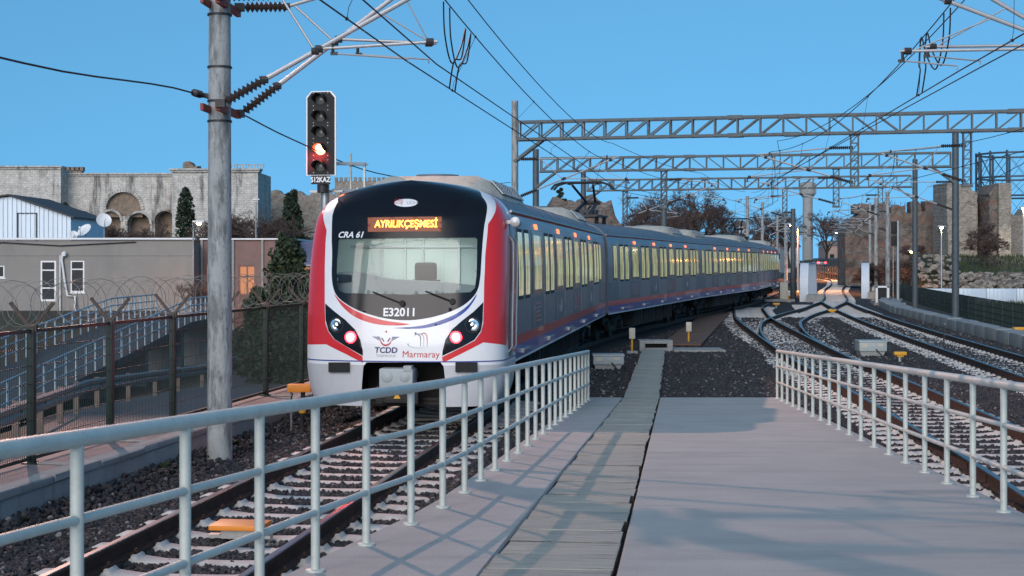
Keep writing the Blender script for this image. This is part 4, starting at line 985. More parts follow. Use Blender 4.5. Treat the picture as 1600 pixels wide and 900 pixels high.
# jumper loops
def loop(parent, pts, r=.011): sub(MB().tube(spline3(pts), r, 6), 'jumper', M['wire'], parent, parent)
def spline3(pts, k=8):
    p = [Vector(q) for q in pts]; n = len(p); out = []
    for i in range(n-1):
        a, b, c, d = p[max(0, i-1)], p[i], p[i+1], p[min(n-1, i+2)]
        for j in range(k):
            t = j/k; out.append(.5*((2*b)+(c-a)*t+(2*a-5*b+4*c-d)*t*t+(3*b-a-3*c+d)*t**3))
    return out+[p[-1]]
def jumper(run, pts, y0, zc, zm, moff):
    def xx(y):
        for (p, q) in zip(pts, pts[1:]):
            if p[1] <= y <= q[1]: return p[0]+(q[0]-p[0])*(y-p[1])/(q[1]-p[1])
    for k in (0, .45):
        y = y0+k; m_ = lambda q, z: (xx(q)+moff, q, z)
        loop(run, [m_(y, zm-.03), m_(y+.1, zm-.45), m_(y+.6, zm-.75), m_(y+1.3, zm-.45), m_(y+1.7, zm-.12), (xx(y+1.9)+moff*.7, y+1.9, zm-.5), (xx(y+1.8)+moff*.4, y+1.8, zc+.35), (xx(y+2.1), y+2.1, zc)])
jumper(t1a, [(-1.31,18.75),(3.1,50.8)], 19.6, 4.9, 5.82, .3); jumper(t2a, [(6.05,20.4),(8.5,49.4)], 20.9, 4.98, 5.96, 0)
# feeder on the outer side of the mast
t = thing('feeder_wire', 'single sagging feeder wire on the left side of the concrete mast', 'overhead wire', (-4.05, 19.4, 4.5))
fp = [(-7.2,-6,5.2),(-5.2,8,4.25),(-4.55,14,4.25),(-4.07,19.3,4.56),(-3.5,24,4.35),(-2.75,30.5,4.2),(-1.3,40,4.45),(-.05,51.2,5.1)]
MB().tube(spline3(fp, 6), .011, 6).build('wire', M['wire'], t)
t = thing('feeder_wire', 'feeder wire strung outside the right-hand gantry columns', 'overhead wire', (20, 60, 6))
MB().tube([(13.5, 20, 6.4), (16.5, 36, 5.75), (19.5, 56, 6.3), (21.5, 68, 6.0), (23.2, 84, 6.6)], .012, 6).build('wire', M['wire'], t)

# ------------------------------------------------------------------ far masts along the tracks
far_l = ['slim grey catenary mast beyond the gantries, on the girder side of the line', 'slim grey catenary mast beyond the gantries, left of the curving tracks']
for i, (y, off, kind) in enumerate([(103,3.6,0),(121,3.4,0),(141,3.3,0),(163,3.2,0),(188,3.2,0),(214,3.2,0),(105,-3.0,2),(118,-6.8,1),(138,-6.6,1),(160,-6.5,1),(186,-6.5,1),(212,-6.5,1)]):
    q = path_x(TT, y); x = q[0]+off
    if kind == 2: mt_ = round_mast('catenary_mast', 'tall dark steel mast standing between the two far tracks', x, y, 6.1, .2, .16, M['truss'], group='far catenary masts', n=12)
    else: mt_ = round_mast('catenary_mast', far_l[kind], x, y, 7.2+.35*(i % 3), .17, .13, M['mast'], group='far catenary masts', n=12)
    tx = q[0]+.25 if kind == 0 else q[0]-4.0
    cantilever(mt_, (x, y), (tx, y-.3), 4.5, 5.85, 5.95, 4.92, push=False, fine=False)

# ------------------------------------------------------------------ colour light signal
sx, sy = -3.30, 26.0; SG = thing('railway_signal', 'black five-lamp railway signal showing red, marker plate S12KAZ below', 'signal', (sx, sy, -.3), R(-11))
m = MB(); m.cyl((0, .22, 0), (0, .22, 5.5), .075, 16); m.lathe([(.16, 0), (.16, .05), (.09, .1)], (0, .22, 0), 16); m.build('pole', M['galv'], SG, False)
z0, z1 = 4.19, 5.65; hw = .268
bp = [(-hw, z0), (hw, z0), (hw, z1-.1), (hw-.09, z1), (-hw+.09, z1), (-hw, z1-.1)]
MB().prism(bp, 'y', 0, .03).build('backboard_border', M['textwhite'], SG, False)
MB().prism([(x*.90, z0+(z-z0)*.975+.018) for x, z in bp], 'y', -.022, -.002).build('backboard', M['rubber'], SG, False)
MB().bx(-.16, .16, .03, .2, z0+.1, z1-.1).build('housing', M['rubber'], SG, False)
offl = mat('signal_lens_off', (.14,.15,.14), .25, var=.2, vs=20)
onl = mat('signal_lens_lit', (.8,.1,.05), .3, var=0, emit=(1, .13, .05), es=26)
for i, z in enumerate((5.505, 5.21, 4.94, 4.645, 4.35)):
    hd = MB(); n = 18; r = .105
    for k in range(n+1):
        a = R(-25)+R(230)*k/n; dpt = -.26 if 0.12 < k/n < .88 else -.26*max(.15, math.sin(PI*k/n)*2.6)
        hd.v += [(r*math.cos(a), -.02, z+r*math.sin(a)), (r*math.cos(a), dpt, z+r*math.sin(a)-.015)]
    hd.f = [(2*k, 2*k+1, 2*k+3, 2*k+2) for k in range(n)]; hd.m = [0]*n
    h = hd.build('hood', M['rubber'], SG, False, smooth=60); sd_ = h.modifiers.new('thickness', 'SOLIDIFY'); sd_.thickness = .006
    lit = i == 3
    MB().lathe([(.092, -.024), (.092, -.034), (.07, -.046), (.02, -.052)], (0, 0, z), 24, ax='y').build('lens', onl if lit else offl, SG, False)
    if lit:
        ld = bpy.data.lights.new('signal_glow', 'SPOT'); ld.energy = 30; ld.color = (1, .05, .06); ld.shadow_soft_size = .08; ld.spot_size = R(75); ld.spot_blend = .7
        lo = put('signal_glow', ld, SG, (0, -.30, z)); lo.rotation_euler = (R(68), 0, R(14))
    sc_ = MB()
    for sx_ in (-.13, .13):
        for dz in (-.11, .11): sc_.lathe([(.008, -.024), (.008, -.03)], (sx_, 0, z+dz), 6, ax='y')
    sc_.build('screw', M['galv'], SG, False)
pl = MB(); pl.bx(-.17, .17, -.03, -.01, 4.04, 4.19); pl = pl.build('number_plate', M['rubber'], SG, False)
put('lettering', text_mesh('S12KAZ', .125, M['textwhite'], lambda x, z: Vector((x*.82, -.034, 4.115+z)), bold=.004), pl)
m = MB(); m.lathe([(.1, 3.9), (.1, 4.04)], (0, .1, 0), 14); m.build('clamp_collar', M['dark'], SG, False)
m = MB()
for z in (4.42, 3.95): m.bar((.1, .3, z), (.62, .55, z), .05, .05); m.bar((.1, .5, z), (.62, .75, z), .04, .04)
m.bar((.6, .6, 3.95), (.6, .6, 4.45), .035); m.bar((.38, .5, 3.9), (.38, .5, 4.6), .03); m.bar((-.3, .3, 3.93), (.3, .3, 3.93), .05, .04)
for k in range(14): m.bar((.2, .5, .4+.26*k), (.5, .5, .4+.26*k), .02)
for x in (.2, .5): m.bar((x, .5, 0), (x, .5, 4.0), .03)
m.build('ladder_platform', M['galv'], SG, False)

# ================================================================== left side: sidewalk, fence, road
def stone_mat2(name, c1_, c2_, mortar, scale, dark=(.02,.02,.02), dlo=.55, dhi=.72, dst=(1.5, 1.5, .25), dsc=.35, bump=.6, rough=.9, brickband=None):
    m = bpy.data.materials.new(name); m.use_nodes = True; n = m.node_tree; b = n.nodes['Principled BSDF']; L = n.links.new; b.inputs['Roughness'].default_value = rough
    tc = n.nodes.new('ShaderNodeTexCoord'); mp = n.nodes.new('ShaderNodeMapping'); mp.inputs['Rotation'].default_value = (R(-90), 0, 0)
    nz = n.nodes.new('ShaderNodeTexNoise'); nz.inputs['Scale'].default_value = .8; nz.inputs['Detail'].default_value = 5
    L(tc.outputs['Object'], nz.inputs['Vector'])
    va = n.nodes.new('ShaderNodeVectorMath'); va.operation = 'MULTIPLY_ADD'; va.inputs[1].default_value = (.35,.35,.35); L(nz.outputs['Color'], va.inputs[0]); L(tc.outputs['Object'], va.inputs[2])
    L(va.outputs[0], mp.inputs[0])
    bt = n.nodes.new('ShaderNodeTexBrick'); bt.inputs['Scale'].default_value = scale; bt.inputs['Color1'].default_value = (*c1_, 1); bt.inputs['Color2'].default_value = (*c2_, 1); bt.inputs['Mortar'].default_value = (*mortar, 1)
    bt.inputs['Mortar Size'].default_value = .018; bt.inputs['Brick Width'].default_value = .7; bt.inputs['Row Height'].default_value = .32; bt.inputs['Bias'].default_value = -.1
    L(mp.outputs[0], bt.inputs['Vector']); L(bt.outputs['Color'], b.inputs['Base Color'])
    overlay(m, tuple(x*.5 for x in c2_), 1.3, .45, .7, amount=.7); overlay(m, tuple(x*.35 for x in c2_), 4.5, .52, .66, (1, 1, 1.6), amount=.7)
    if brickband: overlay(m, brickband, .5, .5, .62, (.25, .25, 2.6), amount=.8)
    overlay(m, dark, dsc, dlo, dhi, dst, amount=.85)
    bp = n.nodes.new('ShaderNodeBump'); bp.inputs['Strength'].default_value = bump; bp.inputs['Distance'].default_value = .15
    nb = n.nodes.new('ShaderNodeTexNoise'); nb.inputs['Scale'].default_value = 5; nb.inputs['Detail'].default_value = 8; L(tc.outputs['Object'], nb.inputs['Vector'])
    L(nb.outputs[0], bp.inputs['Height']); L(bp.outputs[0], b.inputs['Normal'])
    return m
M['marble'] = stone_mat2('old_marble_blocks', (.62,.60,.55), (.50,.48,.44), (.33,.31,.28), 1.1, dark=(.05,.05,.048), dlo=.53, dhi=.66, dst=(1.4,1.4,.16), dsc=.55)
M['oldbrick'] = stone_mat2('old_brick_infill', (.26,.19,.14), (.2,.15,.11), (.3,.27,.22), 2.4, dlo=.6, dhi=.8)
M['ruin'] = stone_mat2('ruined_city_wall', (.21,.185,.16), (.14,.12,.105), (.09,.08,.07), 1.5, dlo=.5, dhi=.7, dst=(.6,.6,.6), dsc=.6, brickband=(.2,.11,.08), bump=1.)
M['ruin_pale'] = stone_mat2('pale_rubble_core', (.38,.34,.29), (.27,.24,.2), (.14,.12,.1), 2.2, dlo=.6, dhi=.8, dst=(.8,.8,.8), dsc=.6, bump=1.)
M['plaster'] = overlay(mat('grey_render', (.27,.255,.235), .9, var=.12, vs=.7, bump=.2, bs=8), (.17,.165,.16), .5, .5, .75, (1, 1, .5), amount=.5)
M['frame'] = mat('white_window_frame', (.75,.76,.76), .5, var=.05)
M['darkglass'] = mat('dark_window_glass', (.03,.035,.04), .3, var=.3, vs=1, spec=.15)
M['cladding'] = mat('corrugated_white_blue', (.55,.64,.72), .45, .2, var=.12, vs=1, stretch=(4, 4, .4))
M['brownclad'] = overlay(mat('brown_red_cladding', (.25,.15,.13), .8, var=.25, vs=1), (.15,.13,.12), 1, .5, .7, amount=.6)
M['warmwin'] = mat('orange_lit_window', (.2,.1,.05), .4, var=0, emit=(1, .32, .08), es=.2)
M['lampon'] = mat('sodium_lamp_lit', (1,.6,.3), .4, var=0, emit=(1, .36, .07), es=60)
M['lampwhite'] = mat('white_lamp_lit', (1,.95,.9), .4, var=0, emit=(1, .86, .62), es=60)
def line_sweep(prof, y0, y1, fx, fz, n=30):
    pp = []
    for i in range(n+1):
        y = y0+(y1-y0)*i/n; sl = (fx(y+.1)-fx(y-.1))/.2; l = math.hypot(sl, 1); pp.append((fx(y), y, fz(y), sl/l, 1/l))
    return MB().sweep(prof, pp)
w_ = thing('retaining_wall', 'low stained concrete retaining wall between the track and the sidewalk', 'wall', (wall_x(14), 14, -.4))
sub(line_sweep([(-.2,-.5),(0,-.5),(.0,.10),(-.2,.10)], 2, 58, wall_x, lambda y: 0), 'wall_body', M['oldconc'], w_, w_)
CP = []
for k in range(4):
    q = MB(); bbox(q, (-.1, 0, .145), (.24, 1.19, .09), .02)
    q.v = [(x+random.uniform(-.008, .008), y, z+random.uniform(-.007, .007)) for x, y, z in q.v]; CP.append(q.mesh('coping_block', M['oldconc'], 30))
y = 3.0; i = 0
while y < 40: put('coping_block', CP[i % 4], w_, (wall_x(y)-w_.location.x, y-14, .4+random.uniform(-.008, .005)), -.143+random.uniform(-.006, .006)); y += 1.2; i += 1
sw = struct(line_sweep([(-.98,-.6),(-.215,-.6),(-.215,.165),(-.98,.175)], 2, 58, wall_x, lambda y: 0).build('sidewalk', M['paving']))
SLP = MB(); bbox(SLP, (0, 0, 0), (.70, .20, .012), .004); SLP = SLP.mesh('cross_strip', M['oldconc'])  # thin grey strip laid across the sidewalk at every fence post
fence = thing('wire_mesh_fence', 'dark green wire mesh fence with razor coil between sidewalk and road', 'fence', (fence_x(16.6), 16.6, .17))
pm = MB(); bbox(pm, (0, 0, .745), (.08, .08, 1.51), .006); pm.box((0, 0, .008), (.18, .14, .016)); PM = pm.mesh('post', M['green'])
am = MB()
for s in (-1, 1): am.bar((0, 0, 1.48), (s*.24, 0, 1.78), .04, .035)
am.box((0, 0, 1.5), (.12, .06, .08)); AM = am.mesh('razor_arm', mat('rusty_arm', (.10,.075,.06), .8, var=.4, vs=9))
wp = MB(); SP = 2.1/math.cos(math.atan(.144)); LL = SP-.1
for i in range(int(LL/.05)+1): wp.bar((0, .05+i*.05, .06), (0, .05+i*.05, 1.47), .0052)
for z in (.08, .28, .48, .68, .88, 1.08, 1.28, 1.45): wp.bar((.006, .05, z), (.006, .05+LL, z), .007)
wp.bar((0, .05, 1.47), (0, .05+LL, 1.47), .03, .03); wp.bar((0, .05, .06), (0, .05+LL, .06), .03, .03); WP = wp.mesh('wire_panel', M['green'], 0)
hz = -math.atan(.144); l = fence.location
for k in range(-5, 14):
    y = 16.6+2.1*k; p = (fence_x(y)-l.x, y-l.y, 0)
    o = put('post', PM, fence, p, hz); put('razor_arm', AM, o, (0, 0, 0), .12); put('wire_panel', WP, fence, p, hz)
    put('cross_strip', SLP, sw, (fence_x(y)+.3, y, .178), hz)
beam_dark = mat('dull_razor_wire', (.2,.2,.2), .6, .5, var=.2, vs=5); rz_ = MB(); pts_ = []; y = 6.0; a = 0
while y < 44:
    rr = .25+.03*math.sin(a*.37); pts_.append((fence_x(y)+rr*math.sin(a), y+.05*math.sin(a*1.7), 1.93+rr*math.cos(a))); a += .42; y += .0145
rz_.tube(pts_, .0034, 4); sub(rz_, 'razor_coil', beam_dark, fence, fence)
# road and guard rail
rd = MB(); ys = [4+2*i for i in range(52)]
for y in ys: rd.v += [(lerp_tab(GR, min(max(y, 14), 92))-.3, y, road_z(y)+.03), (fence_x(min(y, 60))-.22+max(0, y-60)*.2, y, road_z(y)+.03)]
rd.f = [(2*i, 2*i+1, 2*i+3, 2*i+2) for i in range(len(ys)-1)]; rd.m = [0]*len(rd.f); struct(rd.build('road', M['asphalt']))
kb = MB(); kb.v = []
gl = thing('guard_rail', 'weathered steel crash barrier along the far side of the sunken road', 'guard rail', (-9.9, 40, -1.4))
gp = [(x, y, road_z(y)+.62) for y, x in [(14+1.5*i, lerp_tab(GR, 14+1.5*i)) for i in range(52)]]
WB = [(0,.16),(.05,.12),(.05,.05),(0,.0),(.05,-.05),(.05,-.12),(0,-.16),(-.008,-.16),(.04,-.12),(.04,-.05),(-.008,0),(.04,.05),(.04,.12),(-.008,.16)]
pp = []
for i, q in enumerate(gp):
    a, b = gp[max(0, i-1)], gp[min(len(gp)-1, i+1)]; d = Vector((b[0]-a[0], b[1]-a[1])).normalized(); pp.append((*q, d.x, d.y))
beam_m = mat('weathered_zinc', (.30,.29,.29), .6, .4, var=.3, vs=3, bump=.2, bs=30)
sub(MB().sweep(WB, pp), 'beam', beam_m, gl, gl)
GPm = MB(); GPm.box((-.08, 0, -.25), (.12, .08, .85)); GPm.box((-.01, 0, 0), (.1, .06, .2)); GPm = GPm.mesh('post', mat('post_timber_grey', (.17,.14,.12), .8, var=.3, vs=5))
for i in range(0, len(gp), 2): put('post', GPm, gl, Vector(gp[i])-gl.location, -math.atan2(pp[i][3], pp[i][4]))

# ------------------------------------------------------------------ pedestrian ramp
def pr(y):
    return (-13.95+(y-45)*.0306, -1.64+(y-45)*.0845) if y < 63 else (-13.4, -.12)
pb = thing('footbridge_ramp', 'dark sloping footbridge ramp on concrete piers with pale blue railings', 'footbridge', (-13.8, 45, -2.3))
m = MB(); ys = [40+1.0*i for i in range(32)]
for y in ys:
    x, z = pr(y); m.v += [(x, y, z), (x, y, z-.28), (x-3.4, y, z-.28), (x-3.4, y, z)]
m.f = [(4*i+j, 4*i+(j+1) % 4, 4*i+4+(j+1) % 4, 4*i+4+j) for i in range(len(ys)-1) for j in range(4)]+[(0, 1, 2, 3), tuple(range(4*len(ys)-4, 4*len(ys)))]; m.m = [0]*len(m.f)
sub(m, 'deck', mat('ramp_deck_dark', (.085,.09,.095), .85, var=.25, vs=1.5), pb, pb)
PPm = MB(); PPm.cyl((0, 0, 0), (0, 0, .98), .035, 8); PPm = PPm.mesh('railing_post', M['bluepaint'])
for off in (.0, -3.35):
    for i in range(0, 32, 1):
        y = 40+1.0*i
        if i % 1 == 0: x, z = pr(y); put('railing_post', PPm, pb, Vector((x+off-.05, y, z))-pb.location)
    for h, r in ((.98, .034), (.68, .026), (.36, .026)): sub(MB().tube([(pr(y)[0]+off-.05, y, pr(y)[1]+h) for y in ys], r, 8), 'rail', M['bluepaint'], pb, pb)
for y in (52.5, 57.5, 63, 69):
    x, z = pr(y); sub(MB().bx(x-2.6, x-.4, y-.25, y+.25, -2.4, z-.28), 'pier', M['oldconc'], pb, pb)
# low wall and hedge beside the road
m = MB().bx(-14.2, -10.9, 72.5, 73, -2.4, -.5); 

# ------------------------------------------------------------------ buildings behind the road
def wall_openings(m, x0, x1, z0, z1, y, th, ops, mi=0):
    xs = sorted({x0, x1, *[o[0] for o in ops], *[o[1] for o in ops]}); zs = sorted({z0, z1, *[o[2] for o in ops], *[o[3] for o in ops]})
    for a, b in zip(xs, xs[1:]):
        run = None
        for c, d in list(zip(zs, zs[1:]))+[(None, None)]:
            hole = c is None or any(o[0]-1e-6 <= a and b <= o[1]+1e-6 and o[2]-1e-6 <= c and d <= o[3]+1e-6 for o in ops)
            if hole:
                if run: m.bx(a, b, y, y+th, run[0], run[1], mi); run = None
            else: run = (run[0] if run else c, d)
    return m
def window_part(root, x0, x1, z0, z1, y, frame, pane, bars=(), fw=.07, sill=True):
    f = MB()
    for a, b, c, d in ((x0, x1, z0, z0+fw), (x0, x1, z1-fw, z1), (x0, x0+fw, z0+fw, z1-fw), (x1-fw, x1, z0+fw, z1-fw)): f.bx(a, b, y-.03, y+.06, c, d)
    for k, v in bars:
        if k == 'h': f.bx(x0+fw, x1-fw, y-.02, y+.05, v-.035, v+.035)
        else: f.bx(v-.03, v+.03, y-.02, y+.05, z0+fw, z1-fw)
    if sill: f.bx(x0-.08, x1+.08, y-.09, y-.0, z0-.06, z0-.004)
    w_ = sub(f, 'window', frame, root, root); sub(MB().bx(x0+fw, x1-fw, y+.03, y+.045, z0+fw, z1-fw), 'pane', pane, w_, root); return w_
B1 = thing('building', 'flat-roofed grey rendered building with white door and window', 'building', (-27, 80, -2.4))
ops = [(-25.1,-24.25,.30,2.47),(-23.5,-22.75,.77,2.47),(-29.6,-27.0,1.55,2.2),(-33,-32,.8,2.4)]
m = MB(); wall_openings(m, -46, -17.0, -2.4, 3.55, 80, .3, ops); m.bx(-46, -17.0, 80.3, 92, -2.4, 3.35); m.bx(-17.0, -16.98, 80, 80.31, -2.4, 3.55)
sub(m, 'wall', M['plaster'], B1, B1)
m = MB(); bbox(m, (-31.5, 80.1, 3.62), (29.3, .5, .1), .02); sub(m, 'parapet', M['frame'], B1, B1)
m = MB(); m.bx(-46, -17, 79.97, 79.998, 2.72, 2.76); sub(m, 'string_course', M['plaster'], B1, B1)
d = window_part(B1, -25.1, -24.25, .30, 2.47, 80.06, M['frame'], M['darkglass'], [('h', 1.95), ('h', 1.0)], .1, False); d.name = 'door'
window_part(B1, -23.5, -22.75, .77, 2.47, 80.06, M['frame'], M['darkglass'], [('h', 2.0)], .08)
window_part(B1, -29.6, -27.0, 1.55, 2.2, 80.06, M['frame'], M['darkglass'], [('v', -28.3)])
window_part(B1, -33, -32, .8, 2.4, 80.06, M['frame'], M['darkglass'])
m = MB(); m.tube([(-23.85, 79.85, 2.9), (-23.9, 79.85, 2.5), (-23.75, 79.85, 1.4), (-23.6, 79.85, .6), (-23.2, 79.85, .55), (-23.2, 79.85, -.6)], .055, 8); m.tube([(-24.0, 79.88, 2.75), (-24.0, 79.88, -1)], .035, 8); m.lathe([(.09, 2.7), (.12, 2.85), (.05, 2.95)], (-23.75, 79.8, 0), 10)
sub(m, 'drainpipe', M['frame'], B1, B1)
m = MB(); m.tube([(-40, 79.93, 3.2), (-30, 79.93, 3.3), (-27, 79.93, 3.42), (-24, 79.93, 3.25), (-20, 79.93, 3.45)], .03, 5); sub(m, 'cable', M['dark'], B1, B1)
B2 = thing('building', 'reddish brown shed building with orange-lit windows beside the grey one', 'building', (-14, 82, -2.4))
ops = [(-16.7,-15.75,.6,2.3),(-14.9,-14.0,.6,2.2),(-13.2,-12.3,.6,2.2)]
m = MB(); wall_openings(m, -16.95, -12.0, -2.4, 3.6, 82, .25, ops); m.bx(-16.95, -12.0, 82.25, 92, -2.4, 3.5); sub(m, 'wall', M['brownclad'], B2, B2)
for o in ops: window_part(B2, *o, 82.06, M['brownclad'], M['warmwin'], [('v', (o[0]+o[1])/2), ('h', 1.6)], .06)
m = MB()
for x in (-16.9, -15.2, -13.6, -12.1): m.bx(x-.06, x+.06, 81.9, 82.0, -2.4, 3.6)
sub(m, 'pilaster', M['oldconc'], B2, B2)
m = MB(); m.bx(-17.0, -11.95, 81.85, 92, 3.6, 3.68); sub(m, 'roof_edge', M['frame'], B2, B2)
B3 = thing('building', 'small lilac-roofed annex with a warm lit strip under its eave', 'building', (-10.5, 83, -2.4))
m = MB(); m.bx(-11.9, -7.5, 83, 90, -2.4, 1.9); sub(m, 'wall', M['brownclad'], B3, B3)
m = MB(); m.add([(-11.95, 82.7, 2.25), (-7.4, 82.7, 2.25), (-7.4, 85, 3.55), (-11.95, 85, 3.55), (-11.95, 82.7, 2.15), (-7.4, 82.7, 2.15), (-7.4, 90, 3.4), (-11.95, 90, 3.4)], [(0, 1, 2, 3), (0, 4, 5, 1), (3, 2, 6, 7), (4, 7, 6, 5), (0, 3, 7, 4), (1, 5, 6, 2)]); sub(m, 'roof', mat('lilac_sheet_roof', (.26,.24,.32), .5, .3, var=.2, vs=2), B3, B3)
sub(MB().bx(-11.8, -7.6, 82.9, 82.99, 1.3, 2.1), 'lit_window', M['warmwin'], B3, B3)
# rooftop shed
SH = thing('rooftop_shed', 'white corrugated metal shed with sloping roof standing on the flat roof', 'shed', (-27, 83, 3.35))
poly = [(-33,3.35),(-24.35,3.35),(-24.35,4.86),(-27.7,6.0),(-33,5.2)]
sub(MB().prism(poly, 'y', 83, 90), 'wall', M['cladding'], SH, SH)
m = MB()
for k in range(34):
    x = -32.9+.25*k; zt = 4.86+(6.0-4.86)*(-24.35-x)/3.35 if x > -27.7 else 6.0-.8*(-27.7-x)/5.3
    if x < -24.4: m.bx(x, x+.07, 82.95, 82.998, 3.36, zt-.02)
sub(m, 'rib', M['cladding'], SH, SH)
m = MB()
for a, b in (((-24.1,4.80),(-27.7,6.05)), ((-27.7,6.05),(-33.2,5.22))):
    m.add([(a[0], 82.7, a[1]), (b[0], 82.7, b[1]), (b[0], 90.2, b[1]), (a[0], 90.2, a[1]), (a[0], 82.7, a[1]+.08), (b[0], 82.7, b[1]+.08), (b[0], 90.2, b[1]+.08), (a[0], 90.2, a[1]+.08)], [(0, 1, 2, 3), (4, 7, 6, 5), (0, 4, 5, 1), (1, 5, 6, 2), (2, 6, 7, 3), (3, 7, 4, 0)])
sub(m, 'roof', mat('shed_roof_dark', (.06,.055,.055), .7, var=.3), SH, SH)
m = MB()
for a, b, c, d in ((-27.3,-26.2,5.05,5.1),(-27.3,-27.24,3.4,5.1),(-26.26,-26.2,3.4,5.1)): m.bx(a, b, 82.93, 82.95, c, d)
sub(m, 'door_frame', M['dark'], SH, SH)
def dish(label, px, py, Y, r, yaw, tilt, zb=3.4):
    p = P(px, py, Y); t = thing('satellite_dish', label, 'satellite dish', (p.x, p.y, zb), 0)
    m = MB(); m.lathe([(.01, .0), (r*.5, r*.06), (r*.85, r*.17), (r, r*.25), (r*1.02, r*.24), (r*.85, r*.15), (r*.5, r*.04), (.01, -.02)], n=26)
    mx = Matrix.Rotation(yaw, 3, 'Z') @ Matrix.Rotation(R(90)-tilt, 3, 'X'); m.v = [tuple(p+mx @ Vector(v)) for v in m.v]; sub(m, 'reflector', M['frame'], t, t)
    q = p+mx @ Vector((0, -.1, r*1.0)); m = MB(); m.tube([p+mx @ Vector((0, -r, r*.2)), q], .02, 6); m.box(q, (.1, .12, .1)); sub(m, 'feed_arm', M['galv'], t, t)
    m = MB(); m.cyl((p.x, p.y+.1, zb), (p.x, p.y+.1, p.z), .035, 8); m.box((p.x, p.y+.05, zb+.02), (.5, .4, .05)); sub(m, 'stand', M['galv'], t, t)
dish('white satellite dish on a pole above the flat roof', 162, 345, 81.5, .40, R(25), R(25))
dish('grey satellite dish low on the roof beside the shed', 133, 361, 82, .42, R(-30), R(40))
dish('tiny white dish at the foot of the shed wall', 115, 367, 81.2, .22, R(20), R(20))
# ------------------------------------------------------------------ land wall with the blocked marble gate
def block(m, x0, x1, y0, y1, z0, z1, mi=0): return m.bx(x0, x1, y0, y1, z0, z1, mi)
CW = thing('marble_gate', 'huge weathered white marble gate wall with blocked arch on the hill', 'city wall', (-55, 200, 3))
def pxX(px, Y): return (px-CX)/F*Y
def pyZ(py, Y): return H-(py-HY)/F*Y
Yc = 200
m = MB(); block(m, -86, pxX(102, Yc), 198, 208, 0, pyZ(266, Yc)); sub(m, 'left_tower', M['marble'], CW, CW)
m = MB()   # curtain with arch openings: built from columns so that the arches are real recesses
x0, x1, zt = pxX(102, Yc), pxX(281, Yc), pyZ(275, Yc)
arches = [(pxX(190, Yc), pyZ(327, Yc), 2.35, 'oldbrick'), (pxX(126, Yc), pyZ(346, Yc), 1.45, None), (pxX(214, Yc), pyZ(350, Yc), 1.5, None), (pxX(255, Yc), pyZ(345, Yc), 1.35, None), (pxX(170, Yc), pyZ(345, Yc), 1.3, None)]
N_ = 150
for i in range(N_):
    a, b = x0+(x1-x0)*i/N_, x0+(x1-x0)*(i+1)/N_; xm = (a+b)/2; lo = 0
    cuts = []
    for (cx, cz, r, k) in arches:
        if abs(xm-cx) < r: cuts.append((cz-.9 if k else 0, cz+math.sqrt(r*r-(xm-cx)**2)))
    cuts.sort(); z = 0
    for c, d in cuts:
        if c > z: m.bx(a, b, 201, 204, z, c)
        z = max(z, d)
    m.bx(a, b, 201, 204, z, zt)
sub(m, 'curtain_wall', M['marble'], CW, CW)
sub(MB().bx(x0, x1, 203.0, 203.9, 0, zt-1.0), 'recess_back', M['oldbrick'], CW, CW)
q = arches[0]; sub(MB().bx(q[0]-2.4, q[0]+2.4, 201.5, 203, q[1]-1, q[1]+2.4), 'arch_infill', M['oldbrick'], CW, CW)
m = MB()
for (cx, cz, r, k) in arches:
    n = 22
    for i in range(n):
        a0, a1 = PI*i/n+.01, PI*(i+1)/n-.01; rr = r+(.42 if k else .3)
        ps = [(cx+rd_*math.cos(a), cz+rd_*math.sin(a)) for rd_, a in ((r, a0), (rr, a0), (rr, a1), (r, a1))]
        m.prism(ps, 'y', 200.82, 201.3)
sub(m, 'archivolt', M['marble'], CW, CW)
m = MB(); block(m, pxX(281, Yc), pxX(412, Yc), 195.5, 206, 0, pyZ(272, Yc)); sub(m, 'right_tower', M['marble'], CW, CW)
m = MB()
for a, b, y, py in ((-86, pxX(103, Yc), 197.8, 266), (pxX(102, Yc), pxX(280, Yc), 200.8, 275), (pxX(279, Yc), pxX(414.5, Yc), 195.2, 272)):
    z = pyZ(py, Yc); block(m, a, b, y, y+2, z, z+.25); block(m, a-.15, b+.15, y-.25, y+2, z+.25, z+.45)
sub(m, 'cornice', M['marble'], CW, CW)
m = MB()
for k in range(9):
    x = pxX(72+7*k, 204); block(m, x, x+.42, 203, 204, pyZ(268, 204), pyZ(261.5, 204))
block(m, pxX(70, 204), pxX(131, 204), 203, 204, pyZ(275, 204), pyZ(267, 204)); sub(m, 'merlon', M['oldbrick'], CW, CW)
m = MB(); z = pyZ(266, Yc)
for k in range(14): x = pxX(352+4.6*k, 196); block(m, x, x+.12, 195.4, 195.6, z, z+.45)
block(m, pxX(350, 196), pxX(414, 196), 195.4, 195.6, z+.40, z+.5); sub(m, 'parapet', M['marble'], CW, CW)
